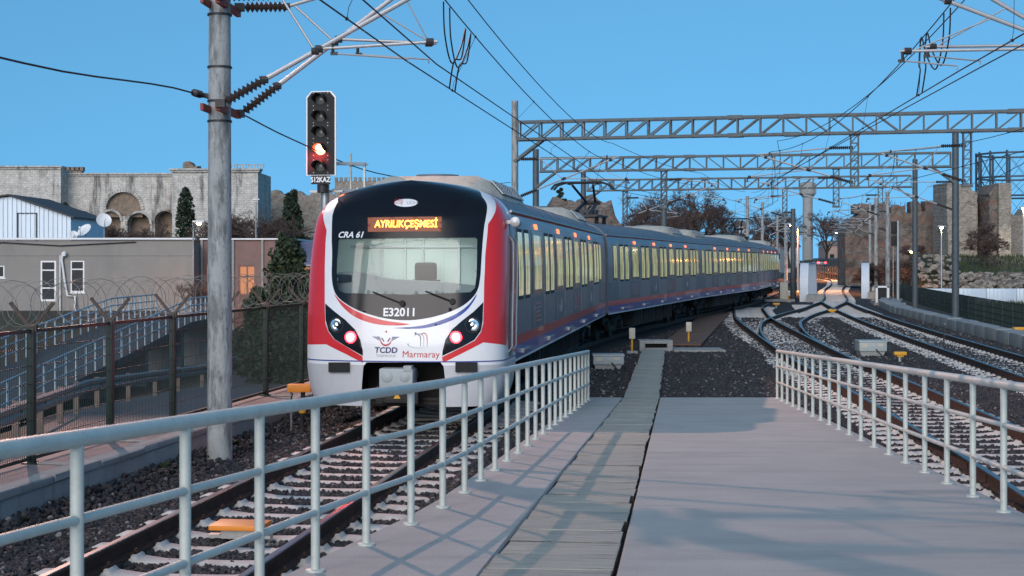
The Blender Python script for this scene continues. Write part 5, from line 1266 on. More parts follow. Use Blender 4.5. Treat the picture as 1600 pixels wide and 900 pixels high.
def ragged(root, name, x0, x1, y0, y1, z0, top, mt, step=.5, amp=.25, seed=1):
    """irregular masonry body: front grid pushed about, jagged top"""
    r = random.Random(seed); nx = max(2, int((x1-x0)/step)); nz = max(3, int((max(top(x0+(x1-x0)*i/nx) for i in range(nx+1))-z0)/step)); m = MB()
    for i in range(nx+1):
        x = x0+(x1-x0)*i/nx; zt = top(x)+r.uniform(-amp, amp)
        for j in range(nz+1): t = j/nz; m.v.append((x+r.uniform(-amp, amp)*.4, y0+r.uniform(-amp, amp)*.35+.6*t*amp, z0+(zt-z0)*t+r.uniform(-amp, amp)*.3))
        m.v.append((x, y1, zt+r.uniform(-amp, amp))); m.v.append((x, y1, z0))
    k = nz+3
    m.f = [(i*k+j, (i+1)*k+j, (i+1)*k+j+1, i*k+j+1) for i in range(nx) for j in range(k-1)]+[tuple(range(k)), tuple(range(nx*k, nx*k+k))]; m.m = [0]*len(m.f)
    l = root.location; m.v = [(a-l[0], b-l[1], c-l[2]) for a, b, c in m.v]; return put(name, m.mesh(name, mt, 0), root)
ragged(CW, 'turret', pxX(290, 199), pxX(312, 199), 197, 200, pyZ(270, 199), lambda x: pyZ(255, 199) if x < pxX(305, 199) else pyZ(262, 199), M['oldbrick'], .4, .2, 3)
LW = thing('old_wall', 'low brown rubble wall continuing right of the marble gate', 'city wall', (-27, 215, 3)); jag = lambda s, a: (lambda x: a*math.sin(x*1.7+s)+a*.6*math.sin(x*4.3+s*2))
ragged(LW, 'wall', pxX(410, 215), pxX(545, 215), 214, 217, 0, lambda x: pyZ(301, 215)+.25*math.sin(x*2)+.2*math.sin(x*5.1), M['ruin_pale'], .6, .25, 5)
TW = thing('battlement_tower', 'crenellated old stone tower showing above the train roof', 'tower', (-22, 230, 3))
m = MB(); block(m, pxX(523, 230), pxX(612, 230), 230, 240, 0, pyZ(283, 230)); sub(m, 'wall', M['ruin_pale'], TW, TW)
m = MB()
for k in range(12): x = pxX(523+7.4*k, 230); block(m, x, x+.42, 229.9, 230.6, pyZ(283, 230), pyZ(277, 230))
sub(m, 'merlon', M['ruin_pale'], TW, TW)

# ================================================================== plants
def leafy(m, c, rad, n, size, rnd, shape='ball', bias=.55):
    """n small leaf faces through a crown volume"""
    for _ in range(n):
        a = rnd.uniform(0, 2*PI); cz = rnd.uniform(-1, 1); rr = rnd.random()**bias
        if shape == 'ball': s = math.sqrt(1-cz*cz); p = Vector((rad[0]*rr*s*math.cos(a), rad[1]*rr*s*math.sin(a), rad[2]*rr*cz))
        else: h = (cz+1)/2; s = (1-h)**.55*(.75+.25*math.sin(h*9)) if shape == 'cone' else (math.sin(PI*min(1, h*.95+.05))**.45); p = Vector((rad[0]*rr*s*math.cos(a), rad[1]*rr*s*math.sin(a), rad[2]*(h*2-1)))
        p += Vector(c); u = Vector((rnd.gauss(0, 1), rnd.gauss(0, 1), rnd.gauss(0, 1))).normalized(); v = u.cross(Vector((rnd.gauss(0, 1), rnd.gauss(0, 1), rnd.gauss(0, 1)))).normalized(); k = size*rnd.uniform(.6, 1.5)
        m.add([p-u*k, p+v*k*.5, p+u*k, p-v*k*.5], [(0, 1, 2, 3)])
    return m
M['ever'] = overlay(mat('dark_evergreen', (.028,.05,.026), .8, var=.5, vs=1.5), (.06,.085,.035), 2.5, .55, .75, amount=.7)
M['conifer'] = overlay(mat('near_conifer', (.035,.06,.025), .75, var=.5, vs=2.5), (.075,.095,.03), 3, .5, .7, amount=.7)
M['twig'] = mat('bare_twigs', (.10,.07,.06), .9, var=.35, vs=1.2)
M['bark'] = mat('bark', (.06,.045,.035), .95, var=.4, vs=6)
M['grass'] = mat('grass_blades', (.045,.075,.02), .85, var=.5, vs=1.2)
def cypress(label, px, Y, h, r, z0, seed, name='cypress_tree', group=None):
    x = pxX(px, Y); t = thing(name, label, 'tree', (x, Y, z0), 0, group); rnd = random.Random(seed)
    sub(MB().cyl((x, Y, z0), (x, Y, z0+h*.6), r*.14, 7, r*.05), 'trunk', M['bark'], t, t)
    m = leafy(MB(), (x, Y, z0+h*.53), (r, r, h*.47), int(1500+1100*r), .16+.04*r, rnd, 'col'); sub(m, 'crown', M['ever'], t, t)
def evergreen(label, px, Y, h, r, z0, seed, mt='ever', leaf=.2, nc=16, name='pine_tree'):
    x = pxX(px, Y); t = thing(name, label, 'tree', (x, Y, z0)); rnd = random.Random(seed)
    tr_ = MB().cyl((x, Y, z0), (x, Y, z0+h*.9), r*.09, 8, r*.02); m = MB()
    for k in range(nc):
        f = (k+.5)/nc; zz = z0+h*(.16+.8*f); rad = r*(1-f*.72)*rnd.uniform(.65, 1.0); a = k*2.4; c = (x+rad*.6*math.cos(a), Y+rad*.6*math.sin(a), zz)
        tr_.tube([(x, Y, zz-.1*h), c], [r*.035, r*.012], 5); leafy(m, c, (rad*.62, rad*.62, h*.09), 260, leaf, rnd)
    sub(tr_, 'trunk', M['bark'], t, t); sub(m, 'crown', M[mt], t, t)
def bare_tree(label, px, Y, h, z0, seed, spread=.9, name='bare_tree', group=None, depth=6, twig=.012, cat='tree', nst=1):
    x = pxX(px, Y); t = thing(name, label, cat, (x, Y, z0), 0, group); rnd = random.Random(seed); tk = MB(); br = MB()
    def grow(p, d, L, r, k):
        q = p+d*L; (tk if k >= depth-1 else br).tube([p, (p+q)/2+Vector((rnd.uniform(-.06, .06), rnd.uniform(-.06, .06), 0))*L, q], [r, r*.85, r*.7], 5 if k >= depth-1 else 3, False)
        if k == 0: return
        for _ in range(rnd.choice((2, 3, 3, 4)) if k > 1 else 4):
            e = (d+Vector((rnd.gauss(0, spread*.55), rnd.gauss(0, spread*.55), rnd.gauss(.12, .3)))).normalized(); grow(p+d*L*rnd.uniform(.55, 1), e, L*rnd.uniform(.58, .82), max(twig, r*.62), k-1)
    for s in range(nst): grow(Vector((x+rnd.uniform(-.3, .3)*(nst > 1)*spread, Y, z0)), Vector((rnd.uniform(-.1, .1)*nst, rnd.uniform(-.1, .1), 1)).normalized(), h*.33, h*.02, depth)
    sub(tk, 'trunk', M['bark'], t, t); sub(br, 'crown', M['twig'], t, t)
cypress('tall slim cypress in front of the marble gate', 290, 175, 9.5, 1.15, 1.5, 11)
cypress('left cypress of the close pair behind the rooftop shed', 84.5, 170, 5.5, .8, 3.0, 12)
cypress('right cypress of the close pair behind the rooftop shed', 102, 170, 6.0, .82, 3.0, 13)
cypress('tiny young cypress at the foot of the marble tower', 376, 180, 4.2, .5, 2.5, 14)
evergreen('dark spreading pine at the end of the marble gate', 455, 150, 9.2, 2.4, .2, 15, nc=22)
evergreen('bushy green conifer behind the razor wire beside the train', 450, 70, 5.6, 2.3, -2.0, 16, 'conifer', .11, 26, 'conifer_tree')
evergreen('short green conifer standing left of the bushy one behind the fence', 405, 64, 3.3, 1.5, -2.0, 17, 'conifer', .1, 16, 'conifer_tree')
for i, (px, Y, h) in enumerate(((478, 58, 2.4), (440, 52, 2.0), (395, 56, 1.9))):
    x = pxX(px, Y); t = thing('hedge_shrub', ['dark shrub behind the fence beside the train nose', 'low dark shrub in the middle of the roadside planting', 'low dark shrub closest to the footbridge ramp'][i], 'shrub', (x, Y, -2.0))
    rnd = random.Random(40+i); sub(MB().cyl((x, Y, -2.2), (x, Y, -.8), .06, 6, .03), 'stem', M['bark'], t, t); sub(leafy(MB(), (x, Y, -2.0+h*.5), (1.7, 1.2, h*.55), 2600, .09, rnd), 'foliage', M['ever'], t, t)
for i, (px, Y, h) in enumerate(((135, 130, 3.8), (150, 140, 4.5), (215, 128, 4.0), (240, 138, 4.4), (335, 140, 5.2), (352, 128, 5.0), (385, 135, 5.6), (405, 125, 5.4), (422, 138, 5.4), (190, 142, 4.2), (268, 132, 3.6))):
    bare_tree('leafless brownish thicket shrub below the marble gate', px, Y, h*1.45, .6, 60+i, 1.5, 'thicket_shrub', 'thicket below the marble gate', 6, .016, 'shrub', 3)
bare_tree('thin leafless tree against the grey building wall', 300, 77, 4.4, -2.2, 81, .75, depth=6, twig=.008)
bare_tree('slender leafless sapling in front of the brown shed', 352, 76, 3.6, -2.2, 82, .8, depth=5, twig=.008)
for i, (px, Y, h) in enumerate(((1000, 128, 5.2), (1022, 135, 6.2), (1050, 140, 6.8), (1078, 138, 7.0), (1104, 142, 6.6), (1128, 146, 5.6), (1146, 150, 4.6))):
    bare_tree('rounded leafless brown tree in the clump behind the train roof', px, Y, h*1.3, 1.0, 90+i, 1.15, 'bare_tree', 'leafless trees behind the train', 6, .018, nst=2)
for i, (px, Y, h) in enumerate(((1205, 260, 8.5), (1232, 270, 10), (1290, 300, 10.5), (1318, 290, 9))):
    bare_tree('hazy leafless tree beside the water tower', px, Y, h*1.3, 1.2, 110+i, 1.1, 'bare_tree', 'leafless trees around the water tower', 6, .03, nst=2)
for i, (px, Y, h) in enumerate(((1350, 128, 2.6), (1366, 122, 3.2), (1383, 126, 3.6), (1397, 120, 3.4), (1412, 128, 4.0), (1428, 130, 2.4), (1536, 132, 4.2), (1545, 128, 3.4))):
    bare_tree(['leafless dark bush on the bank below the ruined wall', 'leafless bush in the hollow between the two ruin stumps'][px > 1500], px, Y, h, ground_z(pxX(px, Y), Y), 120+i, 1.4, 'bare_bush', ['bushes below the ruined wall', 'bushes between the ruin stumps'][px > 1500], 6, .014, 'shrub', 3)
bare_tree('spindly leafless tree growing behind the ruined battlements', 1398, 165, 9.2, 1.0, 131, .8, depth=6, twig=.014)
bare_tree('thin leafless tree rising left of the rubble mound', 848, 130, 8.0, .5, 133, .7, depth=6, twig=.012)
# grass on the bank and behind the green fence (uncountable)
gm = MB(); rnd = random.Random(5)
for _ in range(16000):
    px = rnd.uniform(1340, 1720); Y = rnd.uniform(70, 138); x = pxX(px, Y)
    if x < path_x(TT, Y)[0]+6.2: continue
    z = ground_z(x, Y); h = rnd.uniform(.12, .4); a = rnd.uniform(0, PI); w_ = .05; gm.add([(x-w_*math.cos(a), Y-w_*math.sin(a), z-.02), (x+w_*math.cos(a), Y+w_*math.sin(a), z-.02), (x+rnd.uniform(-.1, .1), Y+rnd.uniform(-.1, .1), z+h)], [(0, 1, 2)])
o = gm.build('grass', M['grass'], smooth=0, kind='stuff', label='rough green grass on the bank behind the green fence', category='grass')

# ================================================================== ruins, gasholder, water tower
RW = thing('ruined_city_wall', 'long dark ruined city wall with worn battlements above the bank', 'city wall', (38, 150, 2.5))
ragged(RW, 'wall', pxX(1322, 150), pxX(1484, 150), 150, 154, 0, lambda x: pyZ(331, 150)-max(0, (pxX(1345, 150)-x))*1.1, M['ruin'], .55, .2, 21)
for i, (a, b, top) in enumerate(((1336,1359,318),(1367,1385,317),(1394,1416,320),(1425,1441,315),(1447,1469,314))):
    ragged(RW, 'merlon', pxX(a, 150), pxX(b, 150), 150.3, 152, pyZ(334, 150), lambda x, top=top: pyZ(top, 150), M['ruin'], .45, .16, 30+i)
RT = thing('ruined_tower_stump', 'tall broken tower stump of pale rubble beside the grey column', 'ruin', (41.8, 142, 2.5))
ragged(RT, 'core', pxX(1481, 142), pxX(1527, 142), 142, 147, 0, lambda x: pyZ(288, 142)-.9*max(0, x-pxX(1512, 142)), M['ruin_pale'], .4, .22, 22)
ragged(RT, 'side_wall', pxX(1524, 146), pxX(1552, 146), 146, 149, 0, lambda x: pyZ(327, 146), M['ruin'], .45, .25, 23)
RP = thing('ruined_pier', 'upright pale slab of ruined masonry with a dark broken edge', 'ruin', (45.5, 140, 2.5))
ragged(RP, 'face', pxX(1561, 140), pxX(1580, 140), 140, 145, 0, lambda x: pyZ(286, 140), M['ruin_pale'], .45, .08, 24)
ragged(RP, 'broken_edge', pxX(1546, 140.5), pxX(1562, 140.5), 140.4, 144.5, 0, lambda x: pyZ(290, 140)-1.0*max(0, pxX(1556, 140)-x)*1.6, M['ruin'], .35, .3, 25)
RQ = thing('ruined_city_wall', 'low brown stretch of city wall right of the pale masonry slab', 'city wall', (50, 146, 2.5))
ragged(RQ, 'wall', pxX(1579, 146), pxX(1720, 146), 146, 150, 0, lambda x: pyZ(328, 146)+.4*math.sin(x), M['ruin_pale'], .5, .2, 26)
# rubble revetment: separate stones
RB = thing('rubble_revetment', 'tumbled rubble stones at the foot of the grassy bank', 'rubble wall', (38, 122, -.3))
sts = []
for k in range(6):
    bm = bmesh.new(); bmesh.ops.create_icosphere(bm, subdivisions=1, radius=.5); rnd = random.Random(200+k)
    for v in bm.verts: v.co *= rnd.uniform(.7, 1.15); v.co.z *= .7
    me = bpy.data.meshes.new('stone'); bm.to_mesh(me); bm.free(); me.materials.append(M['ruin_pale'] if k < 4 else M['ruin']); sts.append(me)
rnd = random.Random(9)
for i in range(290):
    px = rnd.uniform(1432, 1600); u = rnd.random(); Y = 119+u*9
    if px > 1500: u *= .45; Y = 119+u*9
    x = pxX(px, Y); z = ground_z(x, Y)
    o = put('stone', rnd.choice(sts), RB, Vector((x, Y, z+.1+u*1.0))-RB.location); s = rnd.uniform(.3, .75); o.scale = (s*1.2, s, s); o.rotation_euler = (rnd.uniform(-.4, .4), rnd.uniform(-.4, .4), rnd.uniform(0, 6))
MD = thing('rubble_mound', 'weathered stone ruin mound behind the first pantograph', 'ruin', (5, 112, 0))
def mound(x):
    px = CX+x/112*F; pts = [(838,338),(850,322),(862,312),(880,316),(900,320),(925,307),(942,309),(958,318),(966,340),(972,352)]
    return pyZ(lerp_tab(pts, px), 112)
ragged(MD, 'mound', pxX(838, 112), pxX(972, 112), 112, 120, -.5, mound, M['ruin'], .4, .28, 27)
evergreen('small round bush on top of the stone ruin mound', 875, 112.5, 1.2, .55, pyZ(318, 112), 141, 'ever', .09, 6, 'shrub')
GH = thing('gasholder_frame', 'open circular steel gasholder frame rising behind the ruins', 'gasholder', (pxX(1590, 250), 250, 0))
cx_, cy_, gr0 = pxX(1590, 250), 250, 6.6; n = 14; pt = lambda k, z: (cx_+gr0*math.cos(2*PI*k/n+.1), cy_+gr0*math.sin(2*PI*k/n+.1), z)
zr = [9.2, 13.2, 16.3, 20.2]; colm = mat('gasholder_steel', (.05,.075,.10), .6, .3, var=.2)
for k in range(n):
    sub(MB().bar(pt(k, 0), pt(k, 20.6), .28, .28), 'column', colm, GH, GH)
    m = MB()
    for a, b in zip(zr, zr[1:]): m.bar(pt(k, a), pt(k+1, b), .07); m.bar(pt(k, b), pt(k+1, a), .07)
    sub(m, 'brace', colm, GH, GH)
for z in zr:
    m = MB()
    for k in range(n): m.bar(pt(k, z), pt(k+1, z), .22, .3)
    sub(m, 'ring_girder', colm, GH, GH)
m = MB()
for k in range(n): m.bar(pt(k, 13.2), pt(k+1, 13.2), 1.4, .15)
sub(m, 'gallery', colm, GH, GH)
WT = thing('water_tower', 'concrete mushroom water tower far behind the gantries', 'water tower', (pxX(1262, 320), 320, 0)); x = pxX(1262, 320); z = lambda py: pyZ(py, 320)
sub(MB().lathe([(1.15, 0), (1.05, z(310)), (1.05, z(307))], (x, 320, 0), 16), 'shaft', M['oldconc'], WT, WT)
sub(MB().lathe([(1.05, z(309)), (1.7, z(303)), (1.72, z(288)), (1.6, z(286)), (.8, z(284)), (.2, z(283.5))], (x, 320, 0), 20), 'tank', M['oldconc'], WT, WT)
m = MB()
for k in range(10): a = 2*PI*k/10; m.bar((x+1.75*math.cos(a), 320+1.75*math.sin(a), z(303)), (x+1.75*math.cos(a), 320+1.75*math.sin(a), z(288)), .15)
sub(m, 'rib', M['oldconc'], WT, WT)
# distant houses
def house(label, px0, px1, Y, pytop, wallm, seed):
    rnd = random.Random(seed); x0, x1 = pxX(px0, Y), pxX(px1, Y); zt = pyZ(pytop, Y); t = thing('distant_house', label, 'building', ((x0+x1)/2, Y, 1), 0, 'houses beyond the tracks')
    ops = []; nx = max(1, int((x1-x0)/3.0)); nz = max(1, int((zt-2)/3.0))
    for i in range(nx):
        for j in range(nz): a = x0+(x1-x0)*(i+.3)/nx; c = 1.8+(zt-2)*(j+.25)/nz; ops.append((a, a+1.1, c, c+1.4))
    m = MB(); wall_openings(m, x0, x1, 0, zt, Y, .3, ops); m.bx(x0, x1, Y+.31, Y+9, 0, zt-.1); sub(m, 'wall', wallm, t, t)
    for o in ops: sub(MB().bx(o[0], o[1], Y+.18, Y+.22, o[2], o[3]), 'window', M['warmwin'] if rnd.random() < .15 else M['darkglass'], t, t)
    m = MB(); m.add([(x0-.3, Y-.3, zt), (x1+.3, Y-.3, zt), (x1+.3, Y+9.3, zt), (x0-.3, Y+9.3, zt), (x0-.3, Y+4.5, zt+1.3), (x1+.3, Y+4.5, zt+1.3)], [(0, 1, 5, 4), (2, 3, 4, 5), (0, 4, 3), (1, 2, 5), (0, 3, 2, 1)]); sub(m, 'roof', M['oldbrick'], t, t)
pale = mat('pale_house_wall', (.48,.50,.52), .8, var=.1, vs=.5); rosy = mat('rosy_house_wall', (.36,.26,.22), .8, var=.1, vs=.5)
house('narrow pale block above the third train car', 1155, 1166, 330, 353, pale, 1); house('pale house peeping over the last train car', 1186, 1202, 310, 374, pale, 2)
house('rosy house far along the tracks left of the water tower', 1206, 1228, 360, 381, rosy, 3); house('pale low house among the far trees', 1230, 1250, 330, 386, pale, 4)
house('rosy house glimpsed right of the far masts', 1290, 1312, 380, 384, rosy, 5); house('dim pale house far behind the bare bushes', 1322, 1338, 360, 384, pale, 6)

# ================================================================== bridge girders, right-hand trough, green fence
def girder(label, x, y, sl, L=16, h=2.62, w_=.55):
    t = thing('bridge_girder', label, 'girder', (x, y, -.3)); d = Vector((sl, 1, 0)).normalized(); nr = Vector((d.y, -d.x, 0)); o = Vector((x, y, -.3))
    prof = [(0, 0)]+[(1.5*(1-math.cos(a)), h*.28+(h*.72)*math.sin(a)) for a in np.linspace(0, PI/2, 14)]+[(L-1.5*(1-math.cos(a)), h*.28+(h*.72)*math.sin(a)) for a in np.linspace(PI/2, 0, 14)]+[(L, 0)]
    m = MB()
    for (a, b), (c, e) in zip(prof, prof[1:]):
        p, q = o+d*a+Vector((0, 0, b)), o+d*c+Vector((0, 0, e)); nn = Vector((0, 0, 1)).cross(nr)
        tn = (q-p).normalized(); inn = tn.cross(nr).normalized()*.035
        m.add([p-nr*w_/2, p+nr*w_/2, q+nr*w_/2, q-nr*w_/2, p-nr*w_/2+inn, p+nr*w_/2+inn, q+nr*w_/2+inn, q-nr*w_/2+inn], [(0, 1, 2, 3), (4, 7, 6, 5), (0, 3, 7, 4), (1, 5, 6, 2)])
    sub(m, 'flange', M['archpaint'], t, t)
    m = MB(); vs = [o+d*a+Vector((0, 0, b)) for a, b in prof]; n = len(vs); m.add([v+nr*.02 for v in vs]+[v-nr*.02 for v in vs], [tuple(range(n)), tuple(range(2*n-1, n-1, -1))]); sub(m, 'web', M['archpaint'], t, t)
    for k in range(1, int(L/1.1)):
        a = k*1.1; zt = h if 1.5 < a < L-1.5 else h*.28+h*.72*math.sqrt(max(0, 1-(1-(min(a, L-a))/1.5)**2))
        m = MB(); m.box(o+d*a+nr*.14+Vector((0, 0, zt/2)), (.22, .03, zt-.05), math.atan2(-sl, 1)*1); sub(m, 'stiffener', M['archpaint'], t, t)
    m = MB(); m.box(o+d*.2+nr*.75+Vector((0, 0, .3)), (1.1, 2.2, .5), math.atan2(-sl, 1)); sub(m, 'bearing_plinth', M['oldconc'], t, t)
girder('white-blue rounded bridge girder left of the far tracks', pxX(1256, 99), 99, .24)
girder('white-blue rounded bridge girder right of the far tracks, by the kiosk', pxX(1352, 108), 108, .24)
CT = thing('trough_wall', 'low concrete cable trough wall of long blocks beside the right track', 'wall', (18, 62, -.3))
ct = [(36,14.9),(48.3,16.3),(60,17.7),(70,18.9),(78,19.9),(90,22.2),(98,24.4)]
y = 36.0; i = 0; BK = MB(); bbox(BK, (0, 0, .21), (.55, 1.93, .42), .02); BK2 = MB(); bbox(BK2, (.62, 0, .15), (.75, 1.95, .3), .02)
BKm, BK2m = BK.mesh('trough_block', M['oldconc']), BK2.mesh('pavement_slab', M['oldconc'])
while y < 98:
    x = lerp_tab(ct, y); sl = (lerp_tab(ct, y+1)-lerp_tab(ct, y-1))/2; a = -math.atan(sl); dy = 1.96*math.cos(a)
    put('trough_block', BKm, CT, Vector((x, y, -.3+random.uniform(-.02, .02)))-CT.location, a+random.uniform(-.012, .012)); put('pavement_slab', BK2m, CT, Vector((x, y, -.3+random.uniform(-.015, .015)))-CT.location, a); y += dy; i += 1
GF = thing('green_fence', 'low dark green mesh fence curving along the right-hand tracks', 'fence', (22, 70, -.3))
gf = [(40,16.9),(48,17.9),(56.6,19.3),(70,21.4),(84,23.8),(98,26.2),(111,28.5),(122,31)]; gpm = MB(); gpm.box((0, 0, .55), (.06, .06, 1.1)); gpm = gpm.mesh('post', M['green'])
y = 40.0
while y < 120:
    x = lerp_tab(gf, y); yn = y+2.4; xn = lerp_tab(gf, yn); a = -math.atan2(xn-x, yn-y); Ls = math.hypot(xn-x, yn-y)
    put('post', gpm, GF, Vector((x, y, -.3))-GF.location, a); m = MB(); d = Vector((xn-x, yn-y, 0))/Ls; b0 = Vector((x, y, -.28))
    for k in range(int(Ls/.09)): m.bar(b0+d*(.09*k), b0+d*(.09*k)+Vector((0, 0, 1.06)), .016 if y > 70 else .010)
    for zz in (.02, .25, .5, .75, 1.06): m.bar(b0+Vector((0, 0, zz)), b0+d*Ls+Vector((0, 0, zz)), .022)
    sub(m, 'wire_panel', M['green'], GF, GF); y = yn
HB = thing('white_hoarding', 'low white sheet-metal hoarding standing on the grass behind the green fence', 'hoarding', (32, 100, -.4))
x = pxX(1448, 100)
while x < 44:
    m = MB(); bbox(m, (x+.99, 100, .12), (1.96, .05, 1.0), .01); m.bx(x, x+.06, 100.03, 100.1, -.45, .62)
    for k in range(7): m.bx(x+.14+.27*k, x+.2+.27*k, 99.955, 99.974, -.36, .6)
    sub(m, 'panel', M['cladding'], HB, HB); x += 2.0
# kiosk and small concrete blocks by the right girder
KS = thing('trackside_kiosk', 'small white and black equipment kiosk beside the right girder', 'kiosk', (pxX(1377, 96), 96, -.3)); x = pxX(1377, 96)
m = MB()
for a in (-.36, .36): m.bx(x+a-.07, x+a+.07, 95.7, 95.8, -.3, .85)
m.bx(x-.43, x+.43, 95.7, 96.5, .75, .86); sub(m, 'frame', M['frame'], KS, KS); m = MB(); m.bx(x-.29, x+.29, 95.82, 96.4, -.3, .74); sub(m, 'door', M['rubber'], KS, KS)
m = MB(); m.bx(x-.6, x+1.4, 95.4, 97, -.36, -.2); sub(m, 'plinth', M['oldconc'], KS, KS)
# ------------------------------------------------------------------ small trackside equipment
def cabinet(label, px0, px1, pyb, h, seed, mt='cab_box'):
    p = PG((px0+px1)/2, pyb, -.2); wd = (px1-px0)/F*p.y; t = thing('point_machine_box', label, 'equipment box', (p.x, p.y, -.22)); x, y = p.x, p.y+.3
    m = MB(); bbox(m, (x, y, -.22+h*.68), (wd, .6, h*.64), .025); bbox(m, (x, y, -.22+h*.98), (wd+.03, .63, .05), .012); sub(m, 'housing', M[mt], t, t)
    m = MB(); m.prism([(x-wd*.42, -.24), (x+wd*.34, -.24), (x+wd*.46, -.22+h*.38), (x-wd*.46, -.22+h*.38)], 'y', y-.26, y+.26); sub(m, 'base', M['oldconc'], t, t)
    m = MB(); m.lathe([(.035, -.02), (.035, .0)], (x+wd*.02, y-.30, -.22+h*.72), 12, ax='y'); m.bx(x-wd*.42, x-wd*.22, y-.312, y-.302, -.22+h*.6, -.22+h*.85); m.bx(x+wd*.18, x+wd*.36, y-.312, y-.302, -.22+h*.66, -.22+h*.85); sub(m, 'label_plate', M['beige'], t, t)
    m = MB(); m.tube(spline3([(x+wd*.1, y-.31, -.22+h*.5), (x+wd*.2, y-.42, -.22+h*.25), (x+wd*.3, y-.6, -.19), (x+wd*.7, y-.8, -.19)]), .015, 6); sub(m, 'cable', M['rubber'], t, t)
cabinet('grey point machine box beside the end of the train-side railing', 927, 975, 577, .36, 1)
cabinet('grey point machine box lying between the two right-hand tracks', 1343, 1386, 557, .44, 2)
def marker(label, px, pyb, h, wd, bh):
    p = PG(px, pyb, -.2); t = thing('marker_post', label, 'marker post', (p.x, p.y, -.22)); sub(MB().cyl((p.x, p.y, -.25), (p.x, p.y, -.2+h-bh), .03, 8), 'post', M['yellow'], t, t)
    m = MB(); bbox(m, (p.x, p.y, -.2+h-bh/2), (wd, .14, bh), .015); sub(m, 'box', M['beige'], t, t); m = MB(); m.box((p.x, p.y, -.17), (.3, .3, .08)); sub(m, 'foot', M['oldconc'], t, t)
marker('white box on a yellow post left of the slotted concrete block', 987.5, 552, .72, .17, .31)
marker('white box on a yellow post right of the slotted concrete block', 1076, 538, .70, .17, .30)
marker('white box on a yellow post in front of the left girder', 1232, 472, .75, .2, .35)
marker('yellow post beside the right girder and kiosk', 1364, 470, .9, .16, .25)
def yellow_tee(label, px, pyb, s=1.):
    p = PG(px, pyb, -.2); t = thing('ground_marker', label, 'track marker', (p.x, p.y, -.22)); sub(MB().cyl((p.x, p.y, -.24), (p.x, p.y, .0), .05, 8), 'stub', M['galv'], t, t)
    m = MB(); bbox(m, (p.x, p.y, .03), (.32*s, .2, .09), .02); bbox(m, (p.x, p.y, -.03), (.18*s, .14, .06), .015); sub(m, 'cap', M['yellow'], t, t)
yellow_tee('yellow capped stub beside the point machine between the right tracks', 1406, 566)
yellow_tee('yellow capped stub in the ballast at the tip of the crossover', 1300, 492, 1.2); yellow_tee('yellow capped stub left of the crossover near the train', 1213, 481, 1.2)
# orange plate between the rails
p = PG(396, 828, -.1); q = path_x(T1, p.y); a = -math.atan2(q[3], q[4]); t = thing('track_balise', 'orange rectangular balise plate on the sleepers between the rails', 'balise', (q[0]-.05, p.y, -.17), a)
m = MB(); bbox(m, (0, 0, .115), (.50, .36, .05), .012); m.build('plate', M['orange'], t, False); m = MB(); m.bx(-.16, .16, -.08, .08, .0, .09); m.bx(-.3, .3, -.05, .05, .0, .03); m.build('bracket', M['galv'], t, False)
# orange topped stake left of the train nose
p = PG(455, 676, -.2); t = thing('marker_stake', 'orange box on thin posts between the wall and the train nose', 'marker post', (p.x, p.y, -.2)); x, y = p.x, p.y
m = MB(); bbox(m, (x+.13, y, .48), (.36, .2, .12), .02); sub(m, 'box', M['orange'], t, t); m = MB(); m.cyl((x, y, -.22), (x, y, .43), .018, 8); sub(m, 'post', M['galv'], t, t)
m = MB(); m.tube(spline3([(x+.18, y, .42), (x+.17, y, .1), (x+.16, y, -.05), (x+.2, y-.1, -.2)]), .035, 8); m.tube(spline3([(x+.02, y, .4), (x-.08, y-.1, .0), (x-.3, y-.4, -.17), (x-.1, y-.9, -.18)]), .012, 6); sub(m, 'cable', M['rubber'], t, t)
m = MB(); m.lathe([(.05, .1), (.06, .13), (.05, .2)], (x+.17, y, 0), 10); sub(m, 'ring', M['yellow'], t, t)
# beige cabinet beyond the train
x, y = pxX(1224, 100), 100; t = thing('relay_cabinet', 'tall beige relay cabinet on a concrete slab beyond the train', 'cabinet', (x, y, -.3)); m = MB(); bbox(m, (x, y, .42), (.52, .45, 1.15), .02); bbox(m, (x, y, 1.01), (.58, .5, .05), .01); sub(m, 'housing', M['beige'], t, t); m = MB(); bbox(m, (x-.4, y-.3, -.2), (2.0, 1.2, .25), .02); sub(m, 'plinth', M['oldconc'], t, t); sub(MB().bx(x-.2, x+.2, y-.24, y-.226, .1, .9), 'door', M['beige'], t, t)
# brown walkway with boards
t = thing('board_walkway', 'brown timber board walkway leading from the concrete block to the turnout', 'walkway', (5.3, 47, -.17)); y = 46.2; bm_ = MB(); bbox(bm_, (0, 0, 0), (1.22, .285, .06), .008); bm_ = bm_.mesh('plank', M['plank'])
while y < 74:
    x = 5.2+(y-46.2)*.176; o = put('plank', bm_, t, Vector((x, y, -.14+random.uniform(-.004, .004)))-t.location, -.17+random.uniform(-.01, .01)); y += .295
